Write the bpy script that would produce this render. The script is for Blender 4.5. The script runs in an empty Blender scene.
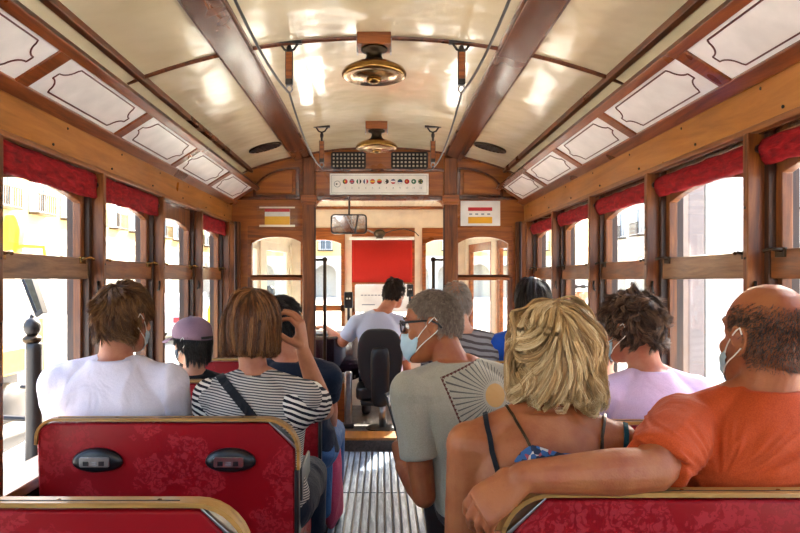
import bpy, math, random
import numpy as np
from mathutils import Vector, Matrix
random.seed(7); RNG = np.random.default_rng(7)
C = bpy.context.scene.collection
F = 670.0; VX, VY = 381.0, 280.0; EYE = 1.24; CX = .022
def W(px, py, Y):                     # a point read off the photograph at a known depth
    return Vector(((px-VX)*Y/F+CX, Y, EYE-(py-VY)*Y/F))
def lin(h):
    if isinstance(h, str):
        h = h.lstrip('#'); c = [int(h[i:i+2], 16)/255 for i in (0, 2, 4)]
    else: c = h
    return tuple((v/12.92 if v <= .04045 else ((v+.055)/1.055)**2.4) for v in c)+(1,)
# ------------------------------------------------------------------ materials
class NT:
    def __init__(s, name):
        s.m = bpy.data.materials.new(name); s.m.use_nodes = True
        s.t = s.m.node_tree; s.t.nodes.clear()
        s.out = s.n('ShaderNodeOutputMaterial')
    def n(s, typ, **kw):
        nd = s.t.nodes.new(typ)
        for k, v in kw.items(): setattr(nd, k, v)
        return nd
    def l(s, a, b): s.t.links.new(a, b)
    def coord(s, scale=(1, 1, 1), rot=(0, 0, 0), loc=(0, 0, 0)):
        tc = s.n('ShaderNodeTexCoord'); mp = s.n('ShaderNodeMapping')
        mp.inputs['Scale'].default_value = scale; mp.inputs['Rotation'].default_value = rot; mp.inputs['Location'].default_value = loc
        s.l(tc.outputs['Object'], mp.inputs['Vector']); return mp.outputs[0]
    def noise(s, vec, scale, detail=4, rough=.5, dist=0):
        nd = s.n('ShaderNodeTexNoise'); nd.inputs['Scale'].default_value = scale; nd.inputs['Detail'].default_value = detail
        nd.inputs['Roughness'].default_value = rough; nd.inputs['Distortion'].default_value = dist
        s.l(vec, nd.inputs['Vector']); return nd.outputs['Fac']
    def ramp(s, fac, stops, interp='LINEAR'):
        r = s.n('ShaderNodeValToRGB'); r.color_ramp.interpolation = interp
        e = r.color_ramp.elements
        while len(e) < len(stops): e.new(.5)
        for el, (p, c) in zip(e, stops):
            el.position = p; el.color = c
        s.l(fac, r.inputs[0]); return r.outputs[0]
    def math(s, op, a, b=None, c=None):
        m = s.n('ShaderNodeMath', operation=op)
        for i, v in enumerate((a, b, c)):
            if v is None: continue
            if isinstance(v, (int, float)): m.inputs[i].default_value = v
            else: s.l(v, m.inputs[i])
        return m.outputs[0]
    def mix(s, fac, a, b):
        m = s.n('ShaderNodeMix', data_type='RGBA')
        for sock, v in ((m.inputs[0], fac), (m.inputs[6], a), (m.inputs[7], b)):
            if isinstance(v, (int, float)): sock.default_value = v
            elif isinstance(v, tuple): sock.default_value = v
            else: s.l(v, sock)
        return m.outputs[2]
    def bsdf(s, col, rough=.5, metal=0, coat=0, coat_rough=.1, spec=.5, sheen=0, sss=0, bump=None, bstr=.3, bdist=.01, trans=0):
        b = s.n('ShaderNodeBsdfPrincipled')
        for nm, v in (('Base Color', col), ('Roughness', rough), ('Metallic', metal), ('Coat Weight', coat), ('Coat Roughness', coat_rough),
                      ('Specular IOR Level', spec), ('Sheen Weight', sheen), ('Subsurface Weight', sss), ('Transmission Weight', trans)):
            if isinstance(v, (int, float, tuple)): b.inputs[nm].default_value = v
            else: s.l(v, b.inputs[nm])
        if sss: b.inputs['Subsurface Radius'].default_value = (.012, .005, .003); b.inputs['Subsurface Scale'].default_value = 1
        if bump is not None:
            bp = s.n('ShaderNodeBump'); bp.inputs['Strength'].default_value = bstr; bp.inputs['Distance'].default_value = bdist
            s.l(bump, bp.inputs['Height']); s.l(bp.outputs[0], b.inputs['Normal'])
        s.l(b.outputs[0], s.out.inputs[0]); return b
def plain(name, col, rough=.5, **kw):
    t = NT(name); c = lin(col)
    v = t.coord(); n = t.noise(v, 9, 5)
    d = tuple(x*.82 for x in c[:3])+(1,)
    t.bsdf(t.ramp(n, [(.3, d), (.7, c)]), rough, **kw); return t.m
def wood(name, dark, mid, light, axis='y', rough=.32, coat=.5, k=1.0):
    t = NT(name); sc = {'x': (1.2, 14, 14), 'y': (14, 1.2, 14), 'z': (14, 14, 1.2)}[axis]
    v = t.coord(tuple(q*k for q in sc)); a = t.noise(v, 1.6, 7, .62, 1.6)
    v2 = t.coord(tuple(q*4*k for q in sc)); b = t.noise(v2, 2, 4, .7)
    v3 = t.coord((1, 1, 1)); w = t.noise(v3, 2.3, 3, .6)
    f = t.math('ADD', t.math('MULTIPLY', a, .62), t.math('ADD', t.math('MULTIPLY', b, .18), t.math('MULTIPLY', w, .2)))
    col = t.ramp(f, [(.36, lin(dark)), (.5, lin(mid)), (.66, lin(light))])
    r = t.ramp(w, [(.3, (rough*.7,)*3+(1,)), (.7, (rough*1.5,)*3+(1,))])
    t.bsdf(col, r, coat=coat, coat_rough=.12, bump=f, bstr=.12, bdist=.004); return t.m
def cloth(name, col, col2=None, scale=1, rough=.85, bstr=.7, sheen=.08):
    t = NT(name); v = t.coord((1, 1, 1)); n = t.noise(v, 7*scale, 3, .5, 1.0); w = t.noise(v, 400, 2)
    c = lin(col); d = lin(col2) if col2 else tuple(x*.86 for x in c[:3])+(1,)
    h = t.math('ADD', n, t.math('MULTIPLY', w, .03))
    t.bsdf(t.ramp(w, [(.35, d), (.65, c)]), rough, sheen=sheen, bump=h, bstr=bstr, bdist=.025, spec=.2); return t.m
def striped(name, ca, cb, period, duty=.5, vec=(0, 0, 1), wob=.003, rough=.85):
    t = NT(name); tc = t.n('ShaderNodeTexCoord')
    dp = t.n('ShaderNodeVectorMath', operation='DOT_PRODUCT'); dp.inputs[1].default_value = Vector(vec).normalized(); t.l(tc.outputs['Object'], dp.inputs[0])
    n = t.noise(tc.outputs['Object'], 8, 2)
    z = t.math('ADD', dp.outputs['Value'], t.math('MULTIPLY', n, wob*8))
    f = t.math('FRACT', t.math('DIVIDE', z, period)); g = t.math('GREATER_THAN', f, duty)
    h = t.noise(tc.outputs['Object'], 7, 3, .5, 1)
    t.bsdf(t.mix(g, lin(ca), lin(cb)), rough, bump=h, bstr=.5, bdist=.02, spec=.2); return t.m
def skin(name, col, red=None):
    t = NT(name); v = t.coord(); n = t.noise(v, 14, 5, .6); m = t.noise(v, 220, 2)
    c = lin(col); r = lin(red) if red else (min(1, c[0]*1.02), c[1]*.78, c[2]*.7, 1)
    t.bsdf(t.ramp(n, [(.35, r), (.62, c)]), .5, sss=.12, bump=t.math('ADD', m, t.math('MULTIPLY', n, 1.2)), bstr=.22, bdist=.003, spec=.4); return t.m
def hairmat(name, dark, mid, light, rough=.45):
    t = NT(name); at = t.n('ShaderNodeAttribute', attribute_name='tone')
    t.bsdf(t.ramp(at.outputs['Fac'], [(0, lin(dark)), (.5, lin(mid)), (1, lin(light))]), rough, spec=.45); return t.m
def metal(name, col, rough=.25):
    t = NT(name); n = t.noise(t.coord(), 30, 4); c = lin(col)
    t.bsdf(t.ramp(n, [(.3, tuple(x*.75 for x in c[:3])+(1,)), (.7, c)]), rough, metal=1); return t.m
def glassmat(name, tint=(.97, .985, .98)):
    t = NT(name); tr = t.n('ShaderNodeBsdfTransparent'); tr.inputs[0].default_value = tint+(1,)
    g = t.n('ShaderNodeBsdfGlossy'); g.inputs['Roughness'].default_value = .02
    lw = t.n('ShaderNodeLayerWeight'); lw.inputs[0].default_value = .5
    fr = t.math('ADD', .02, t.math('MULTIPLY', t.math('POWER', lw.outputs['Facing'], 5), .6))
    mx = t.n('ShaderNodeMixShader'); t.l(fr, mx.inputs[0]); t.l(tr.outputs[0], mx.inputs[1]); t.l(g.outputs[0], mx.inputs[2]); t.l(mx.outputs[0], t.out.inputs[0])
    return t.m
# ------------------------------------------------------------------ mesh builder
def basis(d, up=None):
    d = Vector(d).normalized(); up = Vector(up) if up is not None else (Vector((0, 0, 1)) if abs(d.z) < .95 else Vector((0, 1, 0)))
    a = up.cross(d).normalized(); b = d.cross(a).normalized(); return a, b
class MB:
    def __init__(s): s.v = []; s.f = []
    def add(s, vs, fs):
        o = len(s.v); s.v += [tuple(p) for p in vs]; s.f += [tuple(i+o for i in f) for f in fs]; return s
    def box(s, x0, x1, y0, y1, z0, z1, M=None):
        vs = [Vector((x, y, z)) for x in (x0, x1) for y in (y0, y1) for z in (z0, z1)]
        if M is not None: vs = [M @ p for p in vs]
        return s.add(vs, [(0, 1, 3, 2), (4, 6, 7, 5), (0, 4, 5, 1), (2, 3, 7, 6), (0, 2, 6, 4), (1, 5, 7, 3)])
    def prism(s, pts, fn, d0, d1):        # outline in (u,v), fn(u,v,d) -> xyz
        n = len(pts); vs = [fn(u, v, d0) for u, v in pts]+[fn(u, v, d1) for u, v in pts]
        fs = [tuple(range(n-1, -1, -1)), tuple(range(n, 2*n))]+[(i, (i+1) % n, (i+1) % n+n, i+n) for i in range(n)]
        return s.add(vs, fs)
    def ring(s, outer, inner, fn, d0, d1):  # frame between two outlines of equal count
        n = len(outer); vs = [fn(u, v, d) for d in (d0, d1) for P in (outer, inner) for u, v in P]
        fs = []
        for i in range(n):
            j = (i+1) % n
            fs += [(i, n+i, n+j, j), (2*n+i, 2*n+j, 3*n+j, 3*n+i), (i, j, 2*n+j, 2*n+i), (n+i, 3*n+i, 3*n+j, n+j)]
        return s.add(vs, fs)
    def loft(s, rings, cap=True):
        n = len(rings[0]); vs = [p for r in rings for p in r]; fs = []
        for k in range(len(rings)-1):
            for i in range(n):
                j = (i+1) % n; fs.append((k*n+i, k*n+j, (k+1)*n+j, (k+1)*n+i))
        if cap: fs += [tuple(range(n-1, -1, -1)), tuple((len(rings)-1)*n+i for i in range(n))]
        return s.add(vs, fs)
    def tube(s, pts, r, n=10, cap=True, up=None):
        pts = [Vector(p) for p in pts]; R = r if isinstance(r, (list, tuple)) else [r]*len(pts); rings = []
        pa = None
        for i, p in enumerate(pts):
            d = pts[min(i+1, len(pts)-1)]-pts[max(i-1, 0)]
            if d.length < 1e-9: d = Vector((0, 0, 1))
            a, b = basis(d, up)
            if pa is not None:
                a = (pa-d.normalized()*pa.dot(d.normalized())).normalized(); b = d.normalized().cross(a)
            pa = a
            rings.append([p+a*math.cos(t*2*math.pi/n)*R[i]+b*math.sin(t*2*math.pi/n)*R[i] for t in range(n)])
        return s.loft(rings, cap)
    def capsule(s, p, q, r1, r2, n=14):
        p, q = Vector(p), Vector(q); d = q-p
        if d.length < 1e-6: d = Vector((0, 0, 1e-4))
        a, b = basis(d); u = d.normalized(); rings = []
        for k in range(-5, 6):
            th = k/5*math.pi/2*.97
            r, c = (r1, p) if k < 0 else (r2, q)
            cc = c+u*math.sin(th)*r; rr = math.cos(th)*r
            if k == 0:
                rings.append([p+a*math.cos(t*2*math.pi/n)*r1+b*math.sin(t*2*math.pi/n)*r1 for t in range(n)])
            rings.append([cc+a*math.cos(t*2*math.pi/n)*rr+b*math.sin(t*2*math.pi/n)*rr for t in range(n)])
        return s.loft(rings)
    def chain(s, pts, rs, n=14):
        for i in range(len(pts)-1): s.capsule(pts[i], pts[i+1], rs[i], rs[i+1], n)
        return s
    def ellipsoid(s, c, r, M=None, n=16, m=10):
        c = Vector(c); rings = []
        for k in range(m+1):
            th = -math.pi/2*.98+math.pi*.98*k/m; q = []
            for t in range(n):
                p = Vector((math.cos(t*2*math.pi/n)*math.cos(th)*r[0], math.sin(t*2*math.pi/n)*math.cos(th)*r[1], math.sin(th)*r[2]))
                q.append(c+(M @ p if M is not None else p))
            rings.append(q)
        return s.loft(rings)
    def lathe(s, prof, c, n=32, axis=None):   # prof: (r, h)
        c = Vector(c); ax = Vector(axis or (0, 0, 1)).normalized(); a, b = basis(ax); rings = []
        for r, h in prof: rings.append([c+ax*h+a*math.cos(t*2*math.pi/n)*r+b*math.sin(t*2*math.pi/n)*r for t in range(n)])
        return s.loft(rings)
    def mesh(s, name):
        me = bpy.data.meshes.new(name); me.from_pydata(s.v, [], s.f)
        import bmesh
        bm = bmesh.new(); bm.from_mesh(me); bmesh.ops.recalc_face_normals(bm, faces=bm.faces); bm.to_mesh(me); bm.free()
        return me
def obj(name, mb, mat, parent=None, bevel=0, smooth=False, origin=None, sub=0):
    me = mb.mesh(name) if isinstance(mb, MB) else mb
    o = bpy.data.objects.new(name, me); C.objects.link(o)
    if origin is not None:
        me.transform(Matrix.Translation(-Vector(origin)))
        o.location = origin
    if mat: 
        me.materials.clear(); me.materials.append(mat)
    if parent: o.parent = parent
    if bevel:
        b = o.modifiers.new('bevel', 'BEVEL'); b.width = bevel; b.segments = 2; b.limit_method = 'ANGLE'; b.angle_limit = math.radians(40)
    if sub: m = o.modifiers.new('sub', 'SUBSURF'); m.levels = sub; m.render_levels = sub
    if smooth or bevel:
        me.polygons.foreach_set('use_smooth', [True]*len(me.polygons))
        if bevel and not smooth:
            try: me.set_sharp_from_angle(angle=math.radians(50))
            except Exception: pass
    return o
def thing(name, label, cat, loc=(0, 0, 0), group=None):
    o = bpy.data.objects.new(name, None); C.objects.link(o); o.location = loc; o.empty_display_size = .05
    o['label'] = label; o['category'] = cat
    if group: o['group'] = group
    return o
def tag(o, label, cat, group=None, kind=None):
    o['label'] = label; o['category'] = cat
    if group: o['group'] = group
    if kind: o['kind'] = kind
    return o
def struct(name, mb, mat, parent=None, label=None, **kw):
    o = obj(name, mb, mat, parent, **kw)
    if not parent: o['kind'] = 'structure'; o['label'] = label or name.replace('_', ' '); o['category'] = name.split('_')[0]
    return o
def part(name, mb, mat, root, **kw):       # mesh written in world coordinates, hung under a root that stands at its own place
    me = mb.mesh(name) if isinstance(mb, MB) else mb
    L = Vector(root.location); r = root
    while r.parent: r = r.parent; L = L+Vector(r.location)
    me.transform(Matrix.Translation(-L)); return obj(name, me, mat, root, **kw)
def copy_tree(o, parent=None):
    c = o.copy(); C.objects.link(c)
    if parent: c.parent = parent
    for ch in o.children: copy_tree(ch, c)
    return c
# ------------------------------------------------------------------ noise, remesh
_perm = RNG.random((64, 64, 64)).astype(np.float32)
def vnoise(P, scale, seed=0):
    Q = P*scale+seed*13.7+1000.; I = np.floor(Q).astype(int); f = Q-I; f = f*f*(3-2*f); out = 0
    for dx in (0, 1):
        for dy in (0, 1):
            for dz in (0, 1):
                w = (f[:, 0] if dx else 1-f[:, 0])*(f[:, 1] if dy else 1-f[:, 1])*(f[:, 2] if dz else 1-f[:, 2])
                out = out+w*_perm[(I[:, 0]+dx) % 64, (I[:, 1]+dy) % 64, (I[:, 2]+dz) % 64]
    return out-.5
def fuse(mb, voxel, smooth=4, disp=None, name='m', fac=.5):
    me = mb.mesh(name); o = bpy.data.objects.new('tmp', me); C.objects.link(o)
    r = o.modifiers.new('r', 'REMESH'); r.mode = 'VOXEL'; r.voxel_size = voxel; r.use_smooth_shade = True
    if smooth: s = o.modifiers.new('s', 'SMOOTH'); s.iterations = smooth; s.factor = fac
    dg = bpy.context.evaluated_depsgraph_get(); dg.update()
    e = o.evaluated_get(dg); m2 = bpy.data.meshes.new_from_object(e, depsgraph=dg); m2.name = name
    bpy.data.objects.remove(o); bpy.data.meshes.remove(me)
    if disp is not None:
        n = len(m2.vertices); co = np.empty(n*3, np.float32); no = np.empty(n*3, np.float32)
        m2.vertices.foreach_get('co', co); m2.vertices.foreach_get('normal', no)
        co = co.reshape(-1, 3); no = no.reshape(-1, 3)
        co = disp(co, no); m2.vertices.foreach_set('co', co.astype(np.float32).ravel()); m2.update()
    m2.polygons.foreach_set('use_smooth', [True]*len(m2.polygons))
    return m2
# ------------------------------------------------------------------ palette
WD = wood('varnished dark mahogany', '#2e1208', '#5a2a10', '#7c421c', 'y', .2, .5)
WDx = wood('varnished mahogany across', '#552809', '#8a4a14', '#aa6426', 'x', .35, .12)
WM = wood('oiled oak along', '#4c270a', '#7c4618', '#9c6024', 'y', .4, .15)
WMz = wood('oiled oak upright', '#3f1e08', '#6e3b13', '#935820', 'z', .42, .1)
WDz = wood('dark oak upright', '#1a0c06', '#341a0b', '#553113', 'z', .45, .1)
WF = wood('pale honey plywood', '#7e4a14', '#a06322', '#b67a34', 'y', .35, .2, .5)
WB = wood('worn grey oak', '#5c3e26', '#866142', '#a3805c', 'y', .45, .1)
WP = wood('red brown plywood panel', '#74390c', '#9c581b', '#b5702b', 'x', .35, .15, .6)
WT = wood('brown gloss trim', '#3a1a0a', '#633214', '#80461e', 'y', .3, .4)
CREAM = NT('cream gloss paint')
_n = CREAM.noise(CREAM.coord(), 2.5, 4); _b = CREAM.noise(CREAM.coord(), 5, 2)
CREAM.bsdf(CREAM.ramp(_n, [(.3, lin('#d6c6a0')), (.7, lin('#e6dabb'))]), .17, coat=.6, coat_rough=.06, bump=_b, bstr=.35, bdist=.03); CREAM = CREAM.m
CREAMP = plain('cream paint', '#efe4cb', .4)
WHITE = plain('white enamel board', '#faf8f5', .3, coat=.2)
WHITEP = plain('white paint', '#f0efe8', .5)
BRNL = plain('brown line paint', '#5a1f16', .4)
BLK = plain('black plastic', '#16171a', .35); BLKM = plain('black painted iron', '#1a1614', .4)
BRASS = metal('polished brass', '#a07a42', .2); CHROME = metal('brushed steel', '#a9a9a8', .3); BRONZE = metal('dark bronze', '#4b4034', .35)
GLASS = glassmat('window glass')
VELVET = NT('red velvet')
_v = VELVET.coord((3, 3, 10)); _n = VELVET.noise(_v, 6, 5, .6, .6)
VELVET.bsdf(VELVET.ramp(_n, [(.3, lin('#5e0a10')), (.55, lin('#8c1218')), (.75, lin('#a82428'))]), .75, sheen=.0, spec=.15, bump=_n, bstr=.5, bdist=.01); VELVET = VELVET.m
REDF = cloth('red blind fabric', '#b8281c', '#a82018', bstr=.15)
def damask():
    t = NT('red damask vinyl'); v = t.coord((1, 1, 1)); w = t.n('ShaderNodeTexVoronoi', feature='SMOOTH_F1'); w.inputs['Scale'].default_value = 7.5
    n1 = t.n('ShaderNodeTexNoise'); n1.inputs['Scale'].default_value = 22; n1.inputs['Detail'].default_value = 3; t.l(v, n1.inputs['Vector'])
    mv = t.n('ShaderNodeMix', data_type='VECTOR'); mv.inputs[0].default_value = .12; t.l(v, mv.inputs[4]); t.l(n1.outputs['Color'], mv.inputs[5]); t.l(mv.outputs[1], w.inputs['Vector'])
    lace = t.noise(v, 55, 3, .6, 1.5)
    a = t.math('LESS_THAN', w.outputs['Distance'], .46); b = t.math('GREATER_THAN', lace, .47)
    r = t.math('FRACT', t.math('MULTIPLY', w.outputs['Distance'], 9)); r = t.math('GREATER_THAN', r, .3)
    m = t.math('MULTIPLY', t.math('MULTIPLY', a, b), r)
    g = t.noise(v, 4, 2)
    col = t.mix(m, lin('#8c0814'), lin('#a01e26'))
    rr = t.math('ADD', .33, t.math('MULTIPLY', m, .3))
    t.bsdf(col, rr, coat=.0, spec=.3, bump=t.noise(v, 500, 2), bstr=.15, bdist=.002); return t.m
DAMASK = damask()
TAN = wood('tan bent ash trim', '#7a5220', '#a07434', '#b88c4a', 'x', .4, .2)
# ------------------------------------------------------------------ constants of the tram body
GRID = [4.655-.70*k for k in range(10)]          # window posts
YB, YE = 4.84, -1.75
def ceil_z(x): return 2.19-.165*(abs(x)/.94)**2.1
# floor
fl = MB().box(-1.15, 1.15, YE, YB+.06, -.06, 0)
FLOORM = wood('dark worn floor boards', '#3a332e', '#554c44', '#6d645a', 'y', .4, .1)
struct('floor', fl, FLOORM, label='dark saloon floor of the tram under the seats')
SLAT = NT('grey blue worn slats'); _v = SLAT.coord((20, 2, 20)); _n = SLAT.noise(_v, 3, 6, .7)
SLAT.bsdf(SLAT.ramp(_n, [(.3, lin('#4c5a6c')), (.5, lin('#73849b')), (.7, lin('#9fb0c6'))]), .4, metal=.1, bump=_n, bstr=.2, bdist=.003); SLAT = SLAT.m
sl = MB()
for k in range(14):
    x = -.265+k*.0408
    for y0, y1 in ((-1.7, 2.4), (2.41, 3.84), (3.85, 4.76)):
        sl.prism([(x-.0165, .001), (x-.0135, .02), (x+.0135, .02), (x+.0165, .001)], lambda u, v, d: (u, d, v), y0, y1)
struct('trim_1', sl, SLAT, label='ribbed grey blue metal slats running along the aisle floor', bevel=.003)
# ceiling
cm = MB(); xs = [1.08*(k/24*2-1) for k in range(25)]
top = [(x, ceil_z(x) if abs(x) < .98 else ceil_z(.98)-(abs(x)-.98)*1.2) for x in xs]
top = [(-1.15, 1.80)]+top+[(1.15, 1.80)]; poly = top+[(x, z+.04) for x, z in reversed(top)]
cm.prism(poly, lambda u, v, d: (u, d, v), YE, YB+.02)
ce = struct('ceiling', cm, CREAM, label='glossy cream arched ceiling of the tram saloon')
ce.data.polygons.foreach_set('use_smooth', [True]*len(ce.data.polygons)); ce.data.set_sharp_from_angle(angle=math.radians(30))
# ceiling boards, cove mouldings and ribs
for s, nm in ((-1, 'left'), (1, 'right')):
    m = MB(); x0, x1 = s*.485, s*.60
    m.prism([(x0, ceil_z(x0)-.022), (x1, ceil_z(x1)-.026), (x1, ceil_z(x1)+.01), (x0, ceil_z(x0)+.01)], lambda u, v, d: (u, d, v), YE, YB)
    struct('trim_%d' % (2 if s < 0 else 3), m, WD, label=f'broad varnished brown board running along the {nm} side of the ceiling', bevel=.004)
    m = MB()
    for xx in (.478, .606): m.box(min(s*xx, s*(xx+.008)), max(s*xx, s*(xx+.008)), YE, YB, ceil_z(xx)-.012, ceil_z(xx)+.01)
    b = obj('edge_bead', m, WT, bpy.data.objects['trim_%d' % (2 if s < 0 else 3)])
    m = MB(); c0 = s*.915
    m.prism([(c0-.014, ceil_z(.915)-.018), (c0+.014, ceil_z(.915)-.018), (c0+.016, ceil_z(.915)+.02), (c0-.016, ceil_z(.915)+.02)], lambda u, v, d: (u, d, v), YE, YB)
    struct('trim_%d' % (4 if s < 0 else 5), m, WT, label=f'thin brown moulding running along the {nm} edge of the ceiling', bevel=.003)
for k, y in enumerate((-.26, 1.18, 2.62, 4.79)):
    m = MB(); path = [Vector((x, y, ceil_z(x)-.002)) for x in np.linspace(-.97, .97, 31)]
    m.tube(path, .011, 8)
    struct('trim_%d' % (6+k), m, WT, label=['brown ceiling rib nearest the rear', 'brown ceiling rib above the nearest seats', 'brown curved ceiling rib behind the nearer lamp', 'brown curved moulding where the ceiling meets the front partition'][k], smooth=True)
# ------------------------------------------------------------------ side walls
def side(s, nm):
    fn = lambda u, v, d: (s*d, u, v)
    m = MB(); m.box(min(s*1.09, s*1.16), max(s*1.09, s*1.16), YE, YB+.06, 0, .60)       # dado
    m.box(min(s*1.06, s*1.18), max(s*1.06, s*1.18), YE, YB, 1.64, 1.86)                    # head above the windows
    wl = struct('wall_'+nm, m, WD, label=f'wooden {nm} side wall of the tram below and above its windows')
    m = MB().prism([(1.052, 1.785), (1.058, 1.66), (1.075, 1.66), (1.075, 1.80)], lambda u, v, d: (s*u, d, v), YE, YB)
    f = obj('fascia_board', m, WF, wl)
    m = MB().box(min(s*1.035, s*1.075), max(s*1.035, s*1.075), YE, YB, 1.643, 1.662); obj('fascia_bead', m, WM, wl, bevel=.004)
    m = MB()
    for k in range(12):
        for z in (1.685, 1.76):
            y = 4.6-.48*k+(.1 if z > 1.7 else 0); m.ellipsoid((s*(1.0535), y, z), (.004, .005, .005), n=8, m=4)
    obj('screw_heads', m, BLKM, wl, smooth=True)
    m = MB().box(min(s*1.03, s*1.17), max(s*1.03, s*1.17), YE, YB, .60, .635); obj('sill_ledge', m, WM, wl, bevel=.006)
    # posts: central strip, dark channels
    for i, y in enumerate(GRID):
        w = .013
        p = obj('window_post', MB().box(min(s*1.03, s*1.16), max(s*1.03, s*1.16), y-w, y+w, .635, 1.645), WMz, wl, bevel=.003)
        c = MB()
        for e in (-1, 1): c.box(min(s*1.075, s*1.16), max(s*1.075, s*1.16), min(y+e*w, y+e*.036), max(y+e*w, y+e*.036), .635, 1.645)
        obj('dark_channel', c, WDz, p, bevel=.002)
        c = MB()
        for z in (.8, .95, 1.12, 1.3, 1.44): c.ellipsoid((s*1.029, y, z), (.002, .004, .004), n=8, m=4)
        obj('screws', c, BLKM, p)
    # windows
    order = {0: 'nearest the front partition', 1: 'second from the front', 2: 'third from the front', 3: 'fourth from the front', 4: 'fifth from the front'}
    for i in range(len(GRID)-1):
        y1, y0 = GRID[i]-.034, GRID[i+1]+.034
        n = (1 if s < 0 else 11)+i
        m = MB()
        N = 13; inner = []; outer = []
        a0, a1 = y0+.028, y1-.028; zb, zt = 1.32, 1.528; rise = .037
        inner += [(a0, zb), (a1, zb)]; outer += [(y0, zb-.01), (y1, zb-.01)]
        for k in range(N):
            t = k/(N-1); u = a1+(a0-a1)*t; inner.append((u, zt+rise*(1-(2*t-1)**2))); outer.append((y1+(y0-y1)*t, 1.645))
        m.ring(outer, inner, fn, 1.095, 1.125)
        w = struct('window_%d' % n, m, WMz, label=f'wooden sash window in the {nm} wall, '+(order[i] if i in order else (('sixth','seventh','eighth','ninth')[max(0,i-5)]+' from the front')), bevel=.003)
        obj('meeting_rail', MB().box(min(s*1.08, s*1.125), max(s*1.08, s*1.125), y0, y1, 1.243, 1.322), WB if i == 3 else WM, w, bevel=.004)
        st = MB()
        for u0, u1 in ((y0, y0+.022), (y1-.022, y1)): st.box(min(s*1.10, s*1.125), max(s*1.10, s*1.125), u0, u1, .635, 1.245)
        obj('lower_stiles', st, WMz, w)
        obj('upper_pane', MB().box(min(s*1.108, s*1.112), max(s*1.108, s*1.112), y0+.02, y1-.02, 1.31, 1.58), GLASS, w)
        if i != 3 or s > 0: obj('lower_pane', MB().box(min(s*1.115, s*1.118), max(s*1.115, s*1.118), y0+.01, y1-.01, .636, 1.25), GLASS, w)
        for e, yy in ((1, y0+.05), (-1, y1-.05)):
            c = MB(); x = s*1.075
            c.box(min(x, s*1.083), max(x, s*1.083), yy-.022, yy+.022, 1.30, 1.326)
            c.tube([(x, yy+e*.012, 1.318), (s*1.05, yy+e*.006, 1.322), (s*1.04, yy-e*.012, 1.316)], [.006, .005, .006], 8)
            obj('sash_catch', c, BRASS if s < 0 else BRONZE, w, bevel=.002)
        # hooks on the posts at the meeting rail
        if i < 5:
            c = MB().tube([(s*1.05, y0-.034-.016, 1.235), (s*1.046, y0-.034-.024, 1.215), (s*1.05, y0-.034-.022, 1.195), (s*1.058, y0-.034-.016, 1.19)], .0045, 8)
            obj('window_hook', c, BLKM, w, smooth=True)
    # blinds
    nth = ['nearest the front partition', 'second from the front', 'third from the front', 'fourth from the front', 'fifth from the front']
    for i in range(5):
        if s < 0 and i == 1: continue
        y1, y0 = GRID[i]-.022, GRID[i+1]+.022
        if s > 0:
            prof = [(1.078+.024*math.cos(a)*1.0, 1.592+.038*math.sin(a)) for a in np.linspace(0, 2*math.pi, 17)[:-1]]
        else: prof = [(1.055, 1.64), (1.048, 1.62), (1.052, 1.575), (1.05, 1.553), (1.058, 1.545), (1.066, 1.555), (1.068, 1.64)]
        r = []
        for k in range(15):
            y = y0+(y1-y0)*k/14
            r.append([Vector((s*(u+.0025*math.sin(k*2.3+j*.7)), y, v+.0025*math.sin(k*1.7+j))) for j, (u, v) in enumerate(prof)])
        o = obj('window_blind', MB().loft(r), VELVET, smooth=True)
        side_txt = 'rolled red velvet blind' if s > 0 else 'flat folded red velvet blind'
        tag(o, f'{side_txt} above the {nm} hand window {nth[i]}', 'blind', f'{nm} window blinds')
        for yy in (y0-.004, y1+.004): part('blind_bracket', MB().lathe([(.002, -.004), (.012, -.004), (.012, .004), (.002, .004)], (s*1.06, yy, 1.6), 10, (0, 1, 0)), BLKM, o)
    # cove boards with scrolled panels
    P0 = Vector((1.05, 1.786)); P1 = Vector((.862, 1.905)); d = (P1-P0); nrm = Vector((-d.y, d.x)).normalized()*-1
    if nrm.x > 0: nrm = -nrm                                                     # facing inboard and down
    def cove(t, h): q = P0+d*t+nrm*h; return (s*q.x, q.y)
    m = MB()
    for t0, t1 in ((-.02, .2), (.885, 1.03)):
        m.prism([cove(t0, .012), cove(t1, .012), cove(t1, -.014), cove(t0, -.014)], lambda u, v, dd: (u, dd, v), YE, YB)
    m.prism([cove(1.03, .014), cove(1.03, -.018), cove(.95, -.05)], lambda u, v, dd: (u, dd, v), YE, YB)
    for y in [4.72-.70*k for k in range(10)]:
        m.prism([cove(.19, .010), cove(.9, .010), cove(.9, -.012), cove(.19, -.012)], lambda u, v, dd: (u, dd, v), y-.032, y+.032)
    struct('trim_%d' % (10 if s < 0 else 11), m, WDx if 0 else WM2, label=f'brown wooden framing of the sloping cove along the {nm} wall', bevel=.003)
    nn = ['nearest the front partition', 'second from the front', 'third from the front', 'fourth from the front', 'fifth from the front']
    for i in range(6):
        y1, y0 = 4.72-.70*i-.030, 4.72-.70*(i+1)+.030
        m = MB().prism([cove(.195, .003), cove(.895, .003), cove(.895, -.004), cove(.195, -.004)], lambda u, v, dd: (u, dd, v), y0, y1)
        o = obj('ceiling_panel', m, WHITE)
        tag(o, f'white enamel cove panel with brown scrolled border on the {nm} side, '+(nn+['sixth from the front'])[i], 'panel', f'{nm} cove panels')
        # scrolled border line: straight sides with concave notched corners
        T0, T1, U0, U1 = .27, .82, y0+.045, y1-.045; pts = []
        cu, ct = .055, .055/d.length
        def corner(u, t, su, stt):
            out = []
            for k in range(9):
                a = k/8*math.pi/2; out.append((u+su*cu*math.cos(a)*.9+su*.006*(k in (0,)), t+stt*ct*math.sin(a)*.9))
            return out
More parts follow.
